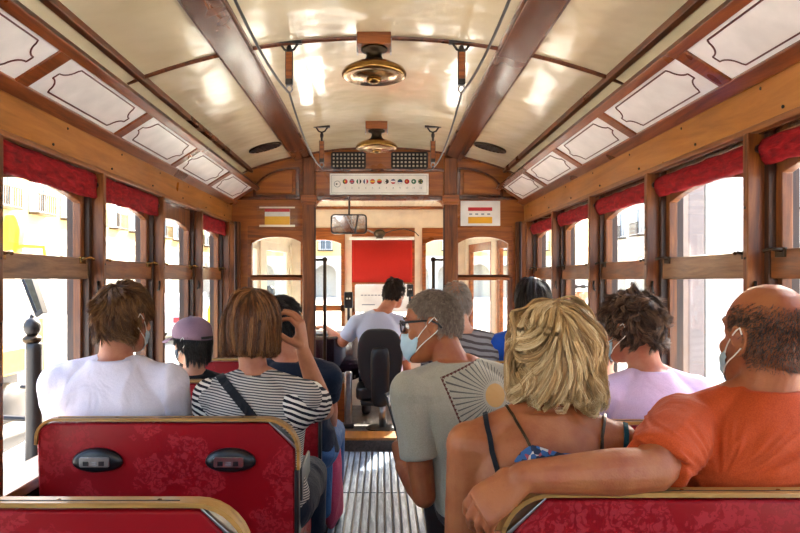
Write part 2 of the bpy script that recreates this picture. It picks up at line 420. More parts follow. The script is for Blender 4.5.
        c1 = corner(U0, T0, 1, 1); c2 = corner(U1, T0, -1, 1)[::-1]; c3 = corner(U1, T1, -1, -1); c4 = corner(U0, T1, 1, -1)[::-1]
        loop = c2[::-1][::-1]
        loop = [p for p in corner(U0, T0, 1, 1)[::-1]]+[p for p in corner(U1, T0, -1, 1)]+[p for p in corner(U1, T1, -1, -1)[::-1]]+[p for p in corner(U0, T1, 1, -1)]
        path = []
        for u, t in loop+loop[:1]:
            x, z = cove(t, .0035); path.append(Vector((x, u, z)))
        lm = MB()
        for a, b in zip(path[:-1], path[1:]):
            if (b-a).length > 1e-5: lm.tube([a, b], .0028, 5)
        part('scroll_border', lm, BRNL, o)
WM2 = wood('reddish brown framing', '#4e220a', '#7a3c14', '#965222', 'y', .3, .2)
side(-1, 'left'); side(1, 'right')
# rear wall behind the camera with a doorway and windows (light comes in there too)
m = MB().box(-1.16, 1.16, YE-.04, YE, 0, .75); m.box(-1.16, 1.16, YE-.04, YE, 1.75, 2.2)
for x0, x1 in ((-1.16, -1.0), (-.5, -.4), (.4, .5), (1.0, 1.16)): m.box(x0, x1, YE-.04, YE, .75, 1.75)
struct('wall_back', m, WDx, label='rear end wall of the tram behind the viewer')
# ------------------------------------------------------------------ front partition
def px(x, y, Y=YB): return ((x-VX)*Y/F+CX, EYE-(y-VY)*Y/F)
fx = lambda u, v, d: (u, d, v)
DL, DR = px(315, 0)[0], px(444, 0)[0]
m = MB()
arc = [(x, ceil_z(x)+.02) for x in np.linspace(1.12, -1.12, 33)]
r = .07; zt = px(0, 200)[1]
open_ = [(DL, 1.60), (DL, zt-r)]+[(DL+r-r*math.cos(a), zt-r+r*math.sin(a)) for a in np.linspace(0, math.pi/2, 7)][1:]+[(DR-r+r*math.sin(a), zt-r+r*math.cos(a)) for a in np.linspace(0, math.pi/2, 7)]+[(DR, 1.60)]
m.prism([(-1.16, 1.60)]+open_+[(1.16, 1.60)]+arc, fx, YB, YB+.05)
WL = [(px(252, 0)[0], px(303, 0)[0]), (px(458, 0)[0], px(508, 0)[0])]
m.box(-1.16, WL[0][0]-.02, YB, YB+.05, 0, 1.6); m.box(WL[1][1]+.02, 1.16, YB, YB+.05, 0, 1.6)
m.box(WL[0][1]+.01, DL, YB, YB+.05, 0, 1.6); m.box(DR, WL[1][0]-.01, YB, YB+.05, 0, 1.6)
for a, b in WL: m.box(a-.02, b+.02, YB, YB+.05, 0, .72)
wf = struct('wall_front', m, WP, label='brown wooden front partition between saloon and driver platform')
for (a, b), nm, num in ((WL[0], 'left', 21), (WL[1], 'right', 22)):
    N = 13; inner = [(a, 1.276), (b, 1.276)]; outer = [(a-.03, 1.26), (b+.03, 1.26)]
    for k in range(N):
        t = k/(N-1); inner.append((b+(a-b)*t, 1.505+.045*(1-abs(2*t-1)**2.6))); outer.append((b+.03+(a-b-.06)*t, 1.63))
    mm = MB().ring(outer, inner, fx, YB-.012, YB+.04)
    w = struct('window_%d' % num, mm, WDx, label=f'arched two pane window in the front partition, {nm} of the doorway', bevel=.003)
    obj('transom_bar', MB().box(a-.01, b+.01, YB-.012, YB+.04, 1.238, 1.278), WDx, w, bevel=.004)
    st = MB().box(a-.03, a+.004, YB-.008, YB+.04, .70, 1.27); st.box(b-.004, b+.03, YB-.008, YB+.04, .70, 1.27); st.box(a, b, YB-.008, YB+.04, .70, .74)
    obj('lower_frame', st, WMz, w, bevel=.003)
    obj('upper_pane', MB().box(a-.01, b+.01, YB+.012, YB+.016, 1.27, 1.56), GLASS, w)
    obj('lower_pane', MB().box(a-.005, b+.005, YB+.012, YB+.016, .72, 1.25), GLASS, w)
# columns with capitals, mouldings
for s, (xa, xb) in ((-1, (px(303, 0)[0], DL+.004)), (1, (DR-.004, px(457, 0)[0]))):
    c = MB().box(xa, xb, YB-.035, YB+.01, 0, 2.12); o = obj('pilaster', c, WMz, wf, bevel=.008)
    c = MB().box(xa-.012, xb+.012, YB-.05, YB+.0, 1.80, 1.85); c.box(xa-.006, xb+.006, YB-.042, YB, 1.78, 1.80)
    obj('capital', c, WDx, o, bevel=.004)
    inx = xb if s < 0 else xa
    obj('door_bead', MB().box(inx-.006, inx+.006, YB-.045, YB-.03, 0, 1.76), WDz, o)
c = MB().box(px(313, 0)[0], px(447, 0)[0], YB-.03, YB, px(0, 200.5)[1], px(0, 196.5)[1]); c.box(px(313, 0)[0], px(447, 0)[0], YB-.02, YB, px(0, 172)[1], px(0, 169)[1])
obj('moulding', c, WD, wf, bevel=.004)
for s in (-1, 1):        # raised panel fields with quarter arch tops either side
    x_in, x_out = (.565, .90); zb = px(0, 197)[1]
    base_ = [(x_in, zb+.002), (x_out, zb+.002), (x_out, zb+.03)]+[(x_in+(x_out-x_in)*math.cos(t), zb+.03+.185*math.sin(t)) for t in np.linspace(.15, math.pi/2, 12)]
    gx_ = sum(p[0] for p in base_)/len(base_); gz_ = zb+.09
    A, B, Cc = [[(s*(gx_+(u-gx_)*k), gz_+(v-gz_)*k) for u, v in base_] for k in (1, .86, .76)]
    o = obj('panel_moulding', MB().ring(A, B, fx, YB-.016, YB+.002), WD, wf, bevel=.003)
    obj('panel_field', MB().prism(Cc, fx, YB-.012, YB+.002), WP, wf, bevel=.006)
    obj('shelf_moulding', MB().box(min(s*.56, s*1.06), max(s*.56, s*1.06), YB-.03, YB, px(0, 200)[1], px(0, 197)[1]), WD, wf, bevel=.004)
    obj('corner_stile', MB().box(min(s*.99, s*1.075), max(s*.99, s*1.075), YB-.03, YB, 0, 1.66), WMz, wf, bevel=.01)
    obj('corner_reed', MB().box(min(s*1.012, s*1.03), max(s*1.012, s*1.03), YB-.045, YB-.02, 0, 1.66), WDz, wf, bevel=.006)
# vents
for s, (a, b) in ((-1, (332, 365)), (1, (392, 427))):
    x0, z1 = px(a, 153); x1, z0 = px(b, 168); r = thing('ventilation_grille', f'dark square-holed ventilation grille above the sign, {"left" if s < 0 else "right"} one of the two', 'grille', ((x0+x1)/2, YB, z0), 'partition vent grilles')
    part('backlight_plate', MB().box(x0, x1, YB-.004, YB, z0, z1), CREAMP, r)  # cream colour stands in for light shining through the holes from behind
    g = MB(); nx = 9
    for k in range(nx+1): xx = x0+(x1-x0)*k/nx; g.box(xx-.0065, xx+.0065, YB-.012, YB-.004, z0, z1)
    for k in range(5): zz = z0+(z1-z0)*k/4; g.box(x0, x1, YB-.012, YB-.004, zz-.006, zz+.006)
    part('lattice', g, BLKM, r)
# sign with round flags
x0, z1 = px(330, 174); x1, z0 = px(428.5, 195); r = thing('flag_sign', 'long white sign with a row of round flag discs above the front doorway', 'sign', ((x0+x1)/2, YB, z0))
part('board', MB().box(x0, x1, YB-.022, YB-.004, z0, z1), WHITEP, r, bevel=.002)
bl = MB(); GREYL = plain('grey print', '#8d9499', .6)
for a, b, c_, d_ in ((x0+.012, x1-.012, z1-.014, z1-.012), (x0+.012, x1-.012, z0+.012, z0+.014), (x0+.012, x0+.014, z0+.012, z1-.012), (x1-.014, x1-.012, z0+.012, z1-.012)): bl.box(a, b, YB-.0235, YB-.022, c_, d_)
part('printed_border', bl, GREYL, r)
YS = YB-.0235
def disc(mb, cx, cz, rad, a0=0, a1=2*math.pi, y=YS, th=.0015, n=20, r0=0):
    pts = [(cx+rad*math.cos(t), cz+rad*math.sin(t)) for t in np.linspace(a0, a1, n+1)]
    if abs(a1-a0) > 6.2: pts = pts[:-1]
    if r0:
        inn = [(cx+r0*math.cos(t), cz+r0*math.sin(t)) for t in np.linspace(a0, a1, n+1)][:len(pts)]
        return mb.ring(pts, inn, fx, y-th, y)
    return mb.prism(pts, fx, y-th, y)
cols = {k: plain('flag '+k, v, .5) for k, v in dict(red='#c4202c', blue='#20306e', white='#f4f2ee', green='#1d6b43', yellow='#e3b32c', black='#1c1c1c', orange='#d2691e').items()}
flags = [('green', 'red', 'yellow', 'dot'), ('blue', 'white', 'red', 'cross'), ('green', 'white', 'black', 'v'), ('blue', 'white', 'red', 'v'), ('red', 'yellow', 'red', 'h'), ('black', 'red', 'yellow', 'h'), ('white', 'black', 'black', 'dot'), ('red', 'white', 'blue', 'h'), ('white', 'blue', 'green', 'h'), ('red', 'red', 'yellow', 'dot'), ('green', 'green', 'white', 'dot'), ('green', 'yellow', 'black', 'cross')]
fz = px(0, 182)[1]
def half(cx, cz, rad, lo, hi, vert):
    pts = []
    N = 8
    a = math.acos(max(-1, min(1, hi))), math.acos(max(-1, min(1, lo)))
    arcp = [(math.cos(t), math.sin(t)) for t in np.linspace(a[0], a[1], N)]
    pp = arcp+[(x, -y) for x, y in reversed(arcp)]
    seen = []
    for x, y in pp:
        q = (cx+rad*x, cz+rad*y) if vert else (cx+rad*y, cz+rad*x)
        if not seen or (abs(q[0]-seen[-1][0])+abs(q[1]-seen[-1][1])) > 1e-6: seen.append(q)
    return seen
for i, (a, b, c_, kind) in enumerate(flags):
    cx = px(345.3+i*6.83, 0)[0]; rad = .0165
    fr = part('flag_disc', disc(MB(), cx, fz, rad+.0012), cols['black'], r)
    def ch(nm, mb, col): part(nm, mb, cols[col], fr)
    if kind in ('v', 'h'):
        for lo, hi, col in ((-.999, -.34, a), (-.33, .33, b), (.34, .999, c_)):
            mm = MB().prism(half(cx, fz, rad, lo, hi, kind == 'v'), fx, YS-.003, YS-.001); ch('flag_band', mm, col)
    elif kind == 'dot':
        ch('flag_field', disc(MB(), cx, fz, rad, y=YS-.001), a)
        ch('flag_band', MB().prism(half(cx, fz, rad, -.1, .98, True), fx, YS-.0032, YS-.001), b); ch('flag_emblem', disc(MB(), cx-.002, fz, .006, y=YS-.003), c_)
    else:
        ch('flag_field', disc(MB(), cx, fz, rad, y=YS-.001), a)
        mm = MB()
        for sg in (-1, 1): mm.prism([(cx-rad*.75, fz-sg*rad*.65), (cx-rad*.65, fz-sg*rad*.75), (cx+rad*.75, fz+sg*rad*.65), (cx+rad*.65, fz+sg*rad*.75)], fx, YS-.0032, YS-.001)
        ch('flag_saltire', mm, b); mm = MB().box(cx-.003, cx+.003, YS-.0045, YS-.001, fz-rad*.9, fz+rad*.9); mm.box(cx-rad*.9, cx+rad*.9, YS-.0045, YS-.001, fz-.003, fz+.003); ch('flag_cross', mm, c_)
def text(name, body, loc, size, mat, parent, rot=(math.pi/2, 0, 0)):
    cu = bpy.data.curves.new(name, 'FONT'); cu.body = body; cu.size = size; cu.extrude = .0006; cu.align_x = 'CENTER'; cu.align_y = 'CENTER'
    o = bpy.data.objects.new(name, cu); C.objects.link(o); o.rotation_euler = rot
    dg = bpy.context.evaluated_depsgraph_get(); me = bpy.data.meshes.new_from_object(o.evaluated_get(dg)); bpy.data.objects.remove(o)
    R = Matrix.Translation(loc) @ Matrix.Rotation(rot[2], 4, 'Z') @ Matrix.Rotation(rot[0], 4, 'X'); me.transform(R); me.name = name
    return part(name, me, mat, parent)
for i in range(12): text('flag_number', str(i+1), Vector((px(345.3+i*6.83, 0)[0], YS-.001, px(0, 188.5)[1])), .02, GREYL, r)
cx, cz = px(337.5, 184.5); part('dial_ring', disc(MB(), cx, cz, .024, r0=.020), GREYL, r); part('dial_arrow', MB().prism([(cx-.01, cz+.008), (cx+.006, cz), (cx-.01, cz-.008)], fx, YS-.0015, YS), cols['black'], r)
# notices
x0, z1 = px(257, 205); x1, z0 = px(298, 230)
r = thing('notice_holder', 'clear plastic holder with red and yellow card, left side of front partition', 'notice', ((x0+x1)/2, YB, z0))
part('acrylic_plate', MB().box(x0, x1, YB-.016, YB-.012, z0, z1), GLASS, r)
e = MB().box(x0+.02, x1-.02, YB-.02, YB-.016, px(0, 208.5)[1], px(0, 207)[1]); e.box(x0+.02, x1-.02, YB-.02, YB-.016, px(0, 227)[1], px(0, 225)[1]); part('clip_rails', e, CREAMP, r)
a, b = px(265, 0)[0], px(290, 0)[0]
cd = part('card', MB().box(a, b, YB-.011, YB-.002, px(0, 225)[1], px(0, 209)[1]), WHITEP, r)
YEL = plain('yellow print', '#e2a91c', .5); REDP = plain('red print', '#c3222a', .5)
part('red_strip', MB().box(a, b, YB-.0125, YB-.011, px(0, 212)[1], px(0, 209)[1]), REDP, cd); part('yellow_block', MB().box(a, b, YB-.0125, YB-.011, px(0, 225)[1], px(0, 216.5)[1]), YEL, cd)
x0, z1 = px(460.5, 201); x1, z0 = px(500, 228)
r = thing('paper_notice', 'white paper notice with red line and yellow block on the right of the front partition', 'notice', ((x0+x1)/2, YB, z0))
part('sheet', MB().box(x0, x1, YB-.008, YB-.004, z0, z1), WHITEP, r)
part('red_strip', MB().box(px(468, 0)[0], px(492, 0)[0], YB-.0095, YB-.008, px(0, 211)[1], px(0, 207.5)[1]), REDP, r)
part('yellow_block', MB().box(px(468, 0)[0], px(492, 0)[0], YB-.0095, YB-.008, px(0, 223.5)[1], px(0, 217)[1]), YEL, r)
e = MB()
for k in range(4): e.box(px(469+k*6, 0)[0], px(472+k*6, 0)[0], YB-.0095, YB-.008, px(0, 215)[1], px(0, 213.5)[1])
part('printed_marks', e, GREYL, r)
# ceiling ovals
for s in (-1, 1):
    cx, cy = s*.72, 4.3; mb = MB(); nr = Vector((-s*.38, 0, -1)).normalized(); cz = ceil_z(.72)-.004
    o = thing('ceiling_vent', f'dark oval ventilator in the cream ceiling near the front, {"left" if s < 0 else "right"} side', 'vent', (cx, cy, cz), 'ceiling ventilators')
    rim = []
    def P(rad, dz, sx=.105, sy=.085):
        return [Vector((cx+sx*rad*math.cos(t), cy+sy*rad*math.sin(t), ceil_z(cx+sx*rad*math.cos(t))-dz)) for t in np.linspace(0, 2*math.pi, 33)[:-1]]
    part('rim', MB().loft([P(1, .0), P(1, .01), P(.88, .012), P(.86, .002)]), BRONZE, o, smooth=True)
    part('dark_screen', MB().loft([P(.87, .001), P(.87, .006), P(.1, .008)]), BLK, o)
    g = MB()
    for k in range(-3, 4): h = .8*math.sqrt(1-(k/4)**2)*.085; g.box(cx+k*.024-.003, cx+k*.024+.003, cy-h, cy+h, ceil_z(cx+k*.024)-.013, ceil_z(cx+k*.024)-.006)
    part('slats', g, BRONZE, o)
# lamps
LX = -.005
lamp = thing('ceiling_lamp', 'brass bell shaped ceiling lamp, the large one nearer the viewer', 'lamp', (LX, 2.62, 2.19), 'brass ceiling lamps')
part('mounting_block', MB().box(LX-.065, LX+.065, 2.56, 2.68, 2.145, 2.192), WDx, lamp, bevel=.004)
part('bracket', MB().box(LX-.068, LX-.063, 2.60, 2.64, 2.125, 2.18).box(LX+.063, LX+.068, 2.60, 2.64, 2.125, 2.18), CHROME, lamp)
part('socket', MB().lathe([(.03, 0), (.052, 0), (.05, -.012), (.032, -.018), (.030, -.03), (.036, -.045), (.044, -.052), (.044, -.06), (.02, -.06)], (LX, 2.62, 2.146)), BRONZE, lamp, smooth=True)
sh = part('shade', MB().lathe([(.04, -.048), (.045, -.055), (.085, -.066), (.118, -.085), (.127, -.100), (.125, -.109), (.117, -.115), (.10, -.108), (.08, -.114), (.05, -.12), (.02, -.122), (.002, -.122)], (LX, 2.62, 2.146), 48), BRASS, lamp, smooth=True)
part('glass_bowl', MB().lathe([(.03, -.12), (.026, -.132), (.012, -.138), (.001, -.14)], (LX, 2.62, 2.146), 24), BRASS, sh, smooth=True)
l2 = copy_tree(lamp); l2.location = (LX, 4.06, 2.19); l2['label'] = 'brass bell shaped ceiling lamp, the small looking one near the front partition'
# bell cord handles
i = 0
for s, sn in ((-1, 'left'), (1, 'right')):
    for y, zl, wh in ((2.62, 1.975, 'nearer'), (4.06, 1.925, 'farther')):
        x = s*.337; zc = ceil_z(x)
        o = thing('cord_hanger', f'wooden handled iron hanger holding the {sn} bell cord, the {wh} one', 'hanger', (x, y, zc), 'bell cord hangers')
        part('ceiling_bracket', MB().box(x-.05, x+.05, y-.012, y+.012, zc-.008, zc+.004).tube([(x-.035, y, zc-.005), (x-.018, y, zc-.03), (x, y, zc-.036), (x+.018, y, zc-.03), (x+.035, y, zc-.005)], .005, 8), BLKM, o)
        zh = zl+.045+.11
        part('iron_link', MB().tube([(x, y, zc-.034), (x, y, zh)], .007, 8).ellipsoid((x, y, (zc+zh)/2-.01), (.011, .011, .02)), BLKM, o)
        h = part('wooden_handle', MB().box(x-.012, x+.012, y-.011, y+.011, zl+.045, zh), WDz if 0 else WDx, o, bevel=.003)
        part('metal_straps', MB().box(x-.015, x-.011, y-.006, y+.006, zl+.03, zh+.006).box(x+.011, x+.015, y-.006, y+.006, zl+.03, zh+.006).box(x-.014, x+.014, y-.013, y+.013, zl+.028, zl+.05), BLKM, h, bevel=.002)
        ring = [(x+.012*math.cos(t), y, zl+.012+.014*math.sin(t)) for t in np.linspace(0, 2*math.pi, 17)]
        part('ring', MB().tube(ring, .0035, 7), CHROME, o, smooth=True)
    pts = []
    stops = [(s*.345, -.26, 2.0), (s*.34, 1.18, 1.985), (s*.337, 2.62, 1.972), (s*.337, 4.06, 1.922), (s*.337, 4.10, 1.935)]
    for a, b in zip(stops[:-1], stops[1:]):
        a, b = Vector(a), Vector(b); sag = .055 if (b-a).length > 1 else .01
        for k in range(14): t = k/14; p = a.lerp(b, t); p.z -= sag*4*t*(1-t); pts.append(p)
    pts.append(Vector(stops[-1]))
    o = obj('bell_cord', MB().tube(pts, .0045, 7), BLKM, smooth=True); tag(o, f'thin black bell cord sagging between hangers along the {sn} side of the ceiling', 'cord', 'bell cords')
# ------------------------------------------------------------------ driver platform
YF = 6.2
def pf(x, y, Y=YF): return ((x-VX)*Y/F+CX, EYE-(y-VY)*Y/F)
m = MB().box(-1.1, 1.1, YB+.02, YF+.15, 0, .08)
pl = struct('floor_platform', m, FLOORM, label='raised driver platform floor beyond the doorway')
obj('wooden_threshold', MB().box(-.5, .5, YB+.0, YB+.22, .08, .10), WF, pl, bevel=.004)
m = MB().box(-.9, .9, YB+.05, YF+.1, 1.925, 1.96)
for k in range(44):
    x = -.88+k*.04; m.box(x, x+.034, YB+.05, YF, 1.918, 1.926)
cp = struct('ceiling_platform', m, CREAMP, label='cream boarded ceiling over the driver platform')
# front wall
x1, x2, x3, x4, x5, x6 = [pf(v, 0)[0] for v in (316, 346, 352, 412, 422, 446)]
m = MB(); m.box(-.85, .85, YF, YF+.05, pf(0, 229)[1], 1.95); m.box(-.85, .85, YF, YF+.05, .08, pf(0, 334)[1])
for a, b in ((-.85, -.72), (x2-.01, x3+.0), (x4+.025, x5), (.72, .85)): m.box(a, b, YF, YF+.05, pf(0, 334)[1], pf(0, 229)[1])
wv = struct('wall_vestibule', m, CREAMP, label='cream front end wall of the driver platform')
obj('top_moulding', MB().box(-.8, .8, YF-.03, YF, pf(0, 209.5)[1], pf(0, 206.5)[1]), WDx, wv)
for i, (a, b, nm) in enumerate(((-.72, x2-.01, 'left'), (x3, x4+.025, 'centre'), (x5, .72, 'right'))):
    zt = pf(0, 240)[1]; zb = pf(0, 334)[1]; N = 11; g = .035
    inner = [(a+g, zb), (b-g, zb)]; outer = [(a, zb-.03), (b, zb-.03)]
    for k in range(N): t = k/(N-1); inner.append((b-g+(a-b+2*g)*t, zt-.035+.035*(1-(2*t-1)**2))); outer.append((b+(a-b)*t, pf(0, 228)[1]))
    w = struct('window_%d' % (23+i), MB().ring(outer, inner, fx, YF-.02, YF+.03), WDx if i else WDx, label=f'{nm} windscreen in front of the driver, wooden frame', bevel=.003)
    obj('middle_rail', MB().box(a, b, YF-.02, YF+.03, pf(0, 311)[1], pf(0, 305)[1]), WDx, w)
    obj('windscreen_pane', MB().box(a+.02, b-.02, YF+.004, YF+.008, zb-.01, zt+.01), GLASS, w)
# red blind over the centre windscreen
xa, za = pf(352, 240); xb, zb = pf(412, 283)
r = thing('windscreen_blind', 'plain bright red roller blind pulled down over the centre windscreen', 'blind', ((xa+xb)/2, YF-.05, zb))
rings = []
for k in range(25):
    x = xa+(xb-xa)*k/24; w = .003*math.sin(k*.9); rings.append([Vector((x, YF-.052+w, zb)), Vector((x, YF-.052-w, (za+zb)/2)), Vector((x, YF-.052, za)), Vector((x, YF-.048, za)), Vector((x, YF-.048-w, (za+zb)/2)), Vector((x, YF-.048+w, zb))])
part('fabric', MB().loft(rings), REDF, r, smooth=True)
part('roller', MB().tube([(xa-.02, YF-.05, za+.012), (xb+.02, YF-.05, za+.012)], .016, 12), WHITEP, r, smooth=True)
part('bottom_bar', MB().box(xa, xb, YF-.056, YF-.044, zb-.01, zb+.006), WDx, r)
# white notice below it
r = thing('windscreen_notice', 'white notice sheet with faint grey lines below the red blind', 'notice', (0, YF-.05, 1.0))
part('sheet', MB().box(pf(355, 0)[0], pf(409, 0)[0], YF-.036, YF-.018, pf(0, 312)[1], pf(0, 285)[1]), WHITEP, r)
e = MB()
for k in range(9): e.box(pf(361+k*3.4, 0)[0], pf(363.4+k*3.4, 0)[0], YF-.038, YF-.036, pf(0, 295.6)[1], pf(0, 294.6)[1])
e.box(pf(362, 0)[0], pf(375, 0)[0], YF-.038, YF-.036, pf(0, 305)[1], pf(0, 304)[1])
part('printed_marks', e, GREYL, r)
# side walls of the platform, with folding door leaves
for s, nm in ((-1, 'left'), (1, 'right')):
    def sx(y): return s*(1.06-.26*(y-YB)/(YF-YB))
    def sbox(mb, y0, y1, z0, z1, th=.03, off=0):
        vs = [Vector((sx(y)+s*(o+off), y, z)) for y in (y0, y1) for o in (0, th) for z in (z0, z1)]
        return mb.add(vs, [(0, 1, 3, 2), (4, 6, 7, 5), (0, 4, 5, 1), (2, 3, 7, 6), (0, 2, 6, 4), (1, 5, 7, 3)])
    m = MB(); sbox(m, YB+.05, YF+.05, 1.56, 1.95)
    for y0, y1 in ((YB+.05, YB+.12), (5.42, 5.52), (YF-.06, YF+.05)): sbox(m, y0, y1, 0, 1.6)
    w = struct('wall_platform_'+nm, m, CREAMP, label=f'cream {nm} side of the driver platform around its folding door')
    for q, (y0, y1) in enumerate(((YB+.14, 5.41), (5.53, YF-.07))):
        d = MB(); sbox(d, y0, y1, .08, .55, .03, .01); sbox(d, y0, y0+.05, .5, 1.56, .03, .01); sbox(d, y1-.05, y1, .5, 1.56, .03, .01); sbox(d, y0, y1, 1.49, 1.56, .03, .01)
        dd = struct('door_%d' % ((1 if s < 0 else 3)+q), d, WDx if s > 0 else CREAMP, label=f'{"brown" if s > 0 else "cream"} folding door leaf on the {nm} side of the platform, '+('rear leaf' if q == 0 else 'front leaf'))
        g = MB(); sbox(g, y0+.04, y1-.04, .55, 1.5, .004, .022); obj('door_pane', g, GLASS, dd)
# handrails at the doorway
for s, xx, e in ((-1, 323, -1), (1, 435, 1)):
    x, z = px(xx, 259, 4.78); xw = px(316 if s < 0 else 443, 0, 4.8)[0]
    o = thing('grab_rail', f'dark bronze grab rail on the {"left" if s < 0 else "right"} side of the front doorway', 'rail', (x, 4.86, .08), 'doorway grab rails')
    part('upright', MB().tube([(x, 4.93, .08), (x, 4.93, z-.02), (x-e*.0, 4.93, z)], .013, 12), BRONZE, o, smooth=True)
    part('knob', MB().ellipsoid((x, 4.93, z), (.02, .02, .02)), BRONZE, o, smooth=True)
    part('wall_arm', MB().tube([(x, 4.93, z), (xw, 4.91, z-.003), (xw-.0, 4.86, z-.003)], .009, 10), BRONZE, o, smooth=True)
# rear view mirror
Ym = 5.3
def pm(x, y): return pf(x, y, Ym)
r = thing('rear_view_mirror', 'wide black framed rear view mirror at the top of the doorway', 'mirror', (pm(349, 0)[0], Ym, pm(0, 224)[1]))
xa, za = pm(330.5, 214); xb, zb = pm(367, 234)
def rrect(a, b, c, d, r_, n=5):
    out = []
    for cx, cz, t0 in ((b-r_, d-r_, 0), (a+r_, d-r_, 90), (a+r_, c+r_, 180), (b-r_, c+r_, 270)):
        for k in range(n+1): t = math.radians(t0+90*k/n); out.append((cx+r_*math.cos(t), cz+r_*math.sin(t)))
    return out
MIRR = metal('mirror glass', '#f2f4f6', .02)
part('housing', MB().prism(rrect(xa, xb, zb, za, .03), fx, Ym, Ym+.03), BLK, r, bevel=.006)
mg = MB().prism(rrect(xa+.012, xb-.012, zb+.012, za-.012, .022), fx, Ym-.004, Ym); mp = part('mirror_glass', mg, MIRR, r)
part('mirror_divider', MB().prism([(pm(354, 0)[0], zb+.01), (pm(356, 0)[0], zb+.01), (pm(359, 0)[0], za-.01), (pm(357, 0)[0], za-.01)], fx, Ym-.007, Ym-.003), BLK, mp)
part('stem', MB().tube([(pm(349, 0)[0], Ym+.02, za), (pm(349, 0)[0], Ym+.05, 1.92)], .008, 8), BLKM, r)
Yg = 6.1; gx, gz = pf(379.5, 233.5, Yg)
r = thing('wiper_motor', 'small grey round wiper motor with cables above the centre windscreen', 'motor', (gx, Yg, gz))
part('casing', MB().ellipsoid((gx, Yg, gz), (.055, .05, .04)).box(gx-.03, gx+.03, Yg-.03, Yg+.08, gz-.045, gz+.02), BRONZE, r, smooth=True)
part('arm', MB().tube([(gx-.04, Yg, gz), (gx-.11, Yg-.02, gz+.03)], .009, 8), CHROME, r)
part('cable', MB().tube([(gx+.04, Yg, gz), (gx+.12, Yg+.03, gz+.03), (gx+.22, Yg+.03, gz+.045), (gx+.32, Yg+.04, gz+.02), (gx+.36, Yg+.04, gz-.02)], .005, 6), BLKM, r)
# ticket readers
for xx, yy, Yt, w, h, lb in ((348.5, 300, 5.75, .075, .14, 'grey ticket reader with small white display, left of the driver'), (410, 290.5, 5.95, .06, .11, 'dark box with a small screen to the right of the driver')):
    x, z = pf(xx, yy, Yt); r = thing('ticket_reader', lb, 'machine', (x, Yt, z-h/2), 'ticket readers')
    part('case', MB().box(x-w/2, x+w/2, Yt-.03, Yt+.03, z-h/2, z+h/2), BLK, r, bevel=.008)
    sc = part('display', MB().box(x-w*.36, x+w*.36, Yt-.034, Yt-.03, z-.005, z+h*.22), BRONZE, r)
    part('display_marks', MB().box(x-w*.24, x-w*.06, Yt-.036, Yt-.034, z+.006, z+h*.14).box(x+w*.06, x+w*.24, Yt-.036, Yt-.034, z+.006, z+h*.14), WHITEP, sc)
    part('post', MB().tube([(x, Yt+.01, z-h/2), (x, Yt+.01, .9 if xx < 360 else 1.0), (x, YF-.03, .9 if xx < 360 else 1.0)], .012, 8), BLKM, r)
# controller desk
PUR = plain('dark plum gloss paint', '#2c1a24', .16, coat=.8)
r = thing('control_desk', 'dark plum glossy curved control desk to the left of the driver', 'desk', (-.42, 5.5, .08))
pts = [(-.62, 5.35)]+[(-.62+.46*math.sin(t)+.0, 5.78-.43*math.cos(t)) for t in np.linspace(.05, math.pi*.62, 12)]+[(-.2, 5.98), (-.78, 5.98), (-.84, 5.35)]
part('curved_body', MB().prism(pts, lambda u, v, d: (u, v, d), .40, pf(0, 336, 5.5)[1]), PUR, r, bevel=.02)
part('lower_cabinet', MB().box(-.80, -.24, 5.44, 5.96, .08, .40), WDx, r, bevel=.01)
part('switch_plate', MB().box(-.355, -.27, 5.33, 5.36, .43, .50), CHROME, r, bevel=.004)
part('switches', MB().box(-.34, -.325, 5.32, 5.335, .455, .475).box(-.305, -.29, 5.32, 5.335, .455, .475), BLK, r)
part('worktop', MB().box(-.75, -.2, 5.55, 6.1, .79, .82), WHITEP, r, bevel=.006)
r = thing('metal_pedestal', 'pale metal pedestal post beside the control desk', 'post', (-.25, 5.3, .08))
part('column', MB().box(-.265, -.205, 5.24, 5.30, .08, .52), CHROME, r, bevel=.015); part('foot', MB().box(-.29, -.19, 5.22, 5.32, .08, .115), BLKM, r, bevel=.008)
# driver chair
Yc = 5.13
def pc(x, y): return pf(x, y, Yc)
VIN = plain('black vinyl', '#1b1c1e', .38, coat=.2)
r = thing('driver_chair', 'black high backed driver chair on a single steel post', 'chair', (pc(381, 0)[0], Yc+.2, .08))
cxc = pc(380, 0)[0]
rings = []
for y_, hw in ((329, .08), (331, .12), (338, .165), (350, .18), (366, .178), (378, .15), (388, .12), (392, .09)):
    z = pc(0, y_)[1]; rings.append([Vector((cxc+hw*math.cos(t), Yc+.06-.02*abs(math.cos(t))**2+.035*math.sin(t)*(.8), z)) for t in np.linspace(0, 2*math.pi, 25)[:-1]])
part('backrest', MB().loft(rings), VIN, r, smooth=True, sub=1)
rings = []
for y_, hw in ((347, .05), (351, .075), (365, .078), (385, .07), (400, .07), (408, .06)):
    z = pc(0, y_)[1]; rings.append([Vector((cxc+hw*math.cos(t), Yc+.01+.03*math.sin(t), z)) for t in np.linspace(0, 2*math.pi, 17)[:-1]])
part('back_cover', MB().loft(rings), BLK, r, smooth=True, sub=1)
sz = pc(0, 395)[1]
part('seat', MB().prism(rrect(cxc-.19, cxc+.19, Yc+.08, Yc+.48, .08), lambda u, v, d: (u, v, d), sz-.06, sz+.04), VIN, r, bevel=.02)
part('seat_pan', MB().box(cxc-.15, cxc+.15, Yc+.08, Yc+.42, sz-.10, sz-.06), BLKM, r, bevel=.01)
part('post', MB().tube([(cxc+.02, Yc+.1, .09), (cxc+.02, Yc+.1, sz-.06)], .028, 14), CHROME, r, smooth=True)
part('floor_plate', MB().lathe([(.001, .0), (.13, 0), (.13, .012), (.04, .02), (.001, .02)], (cxc+.02, Yc+.1, .08), 24), BLKM, r)
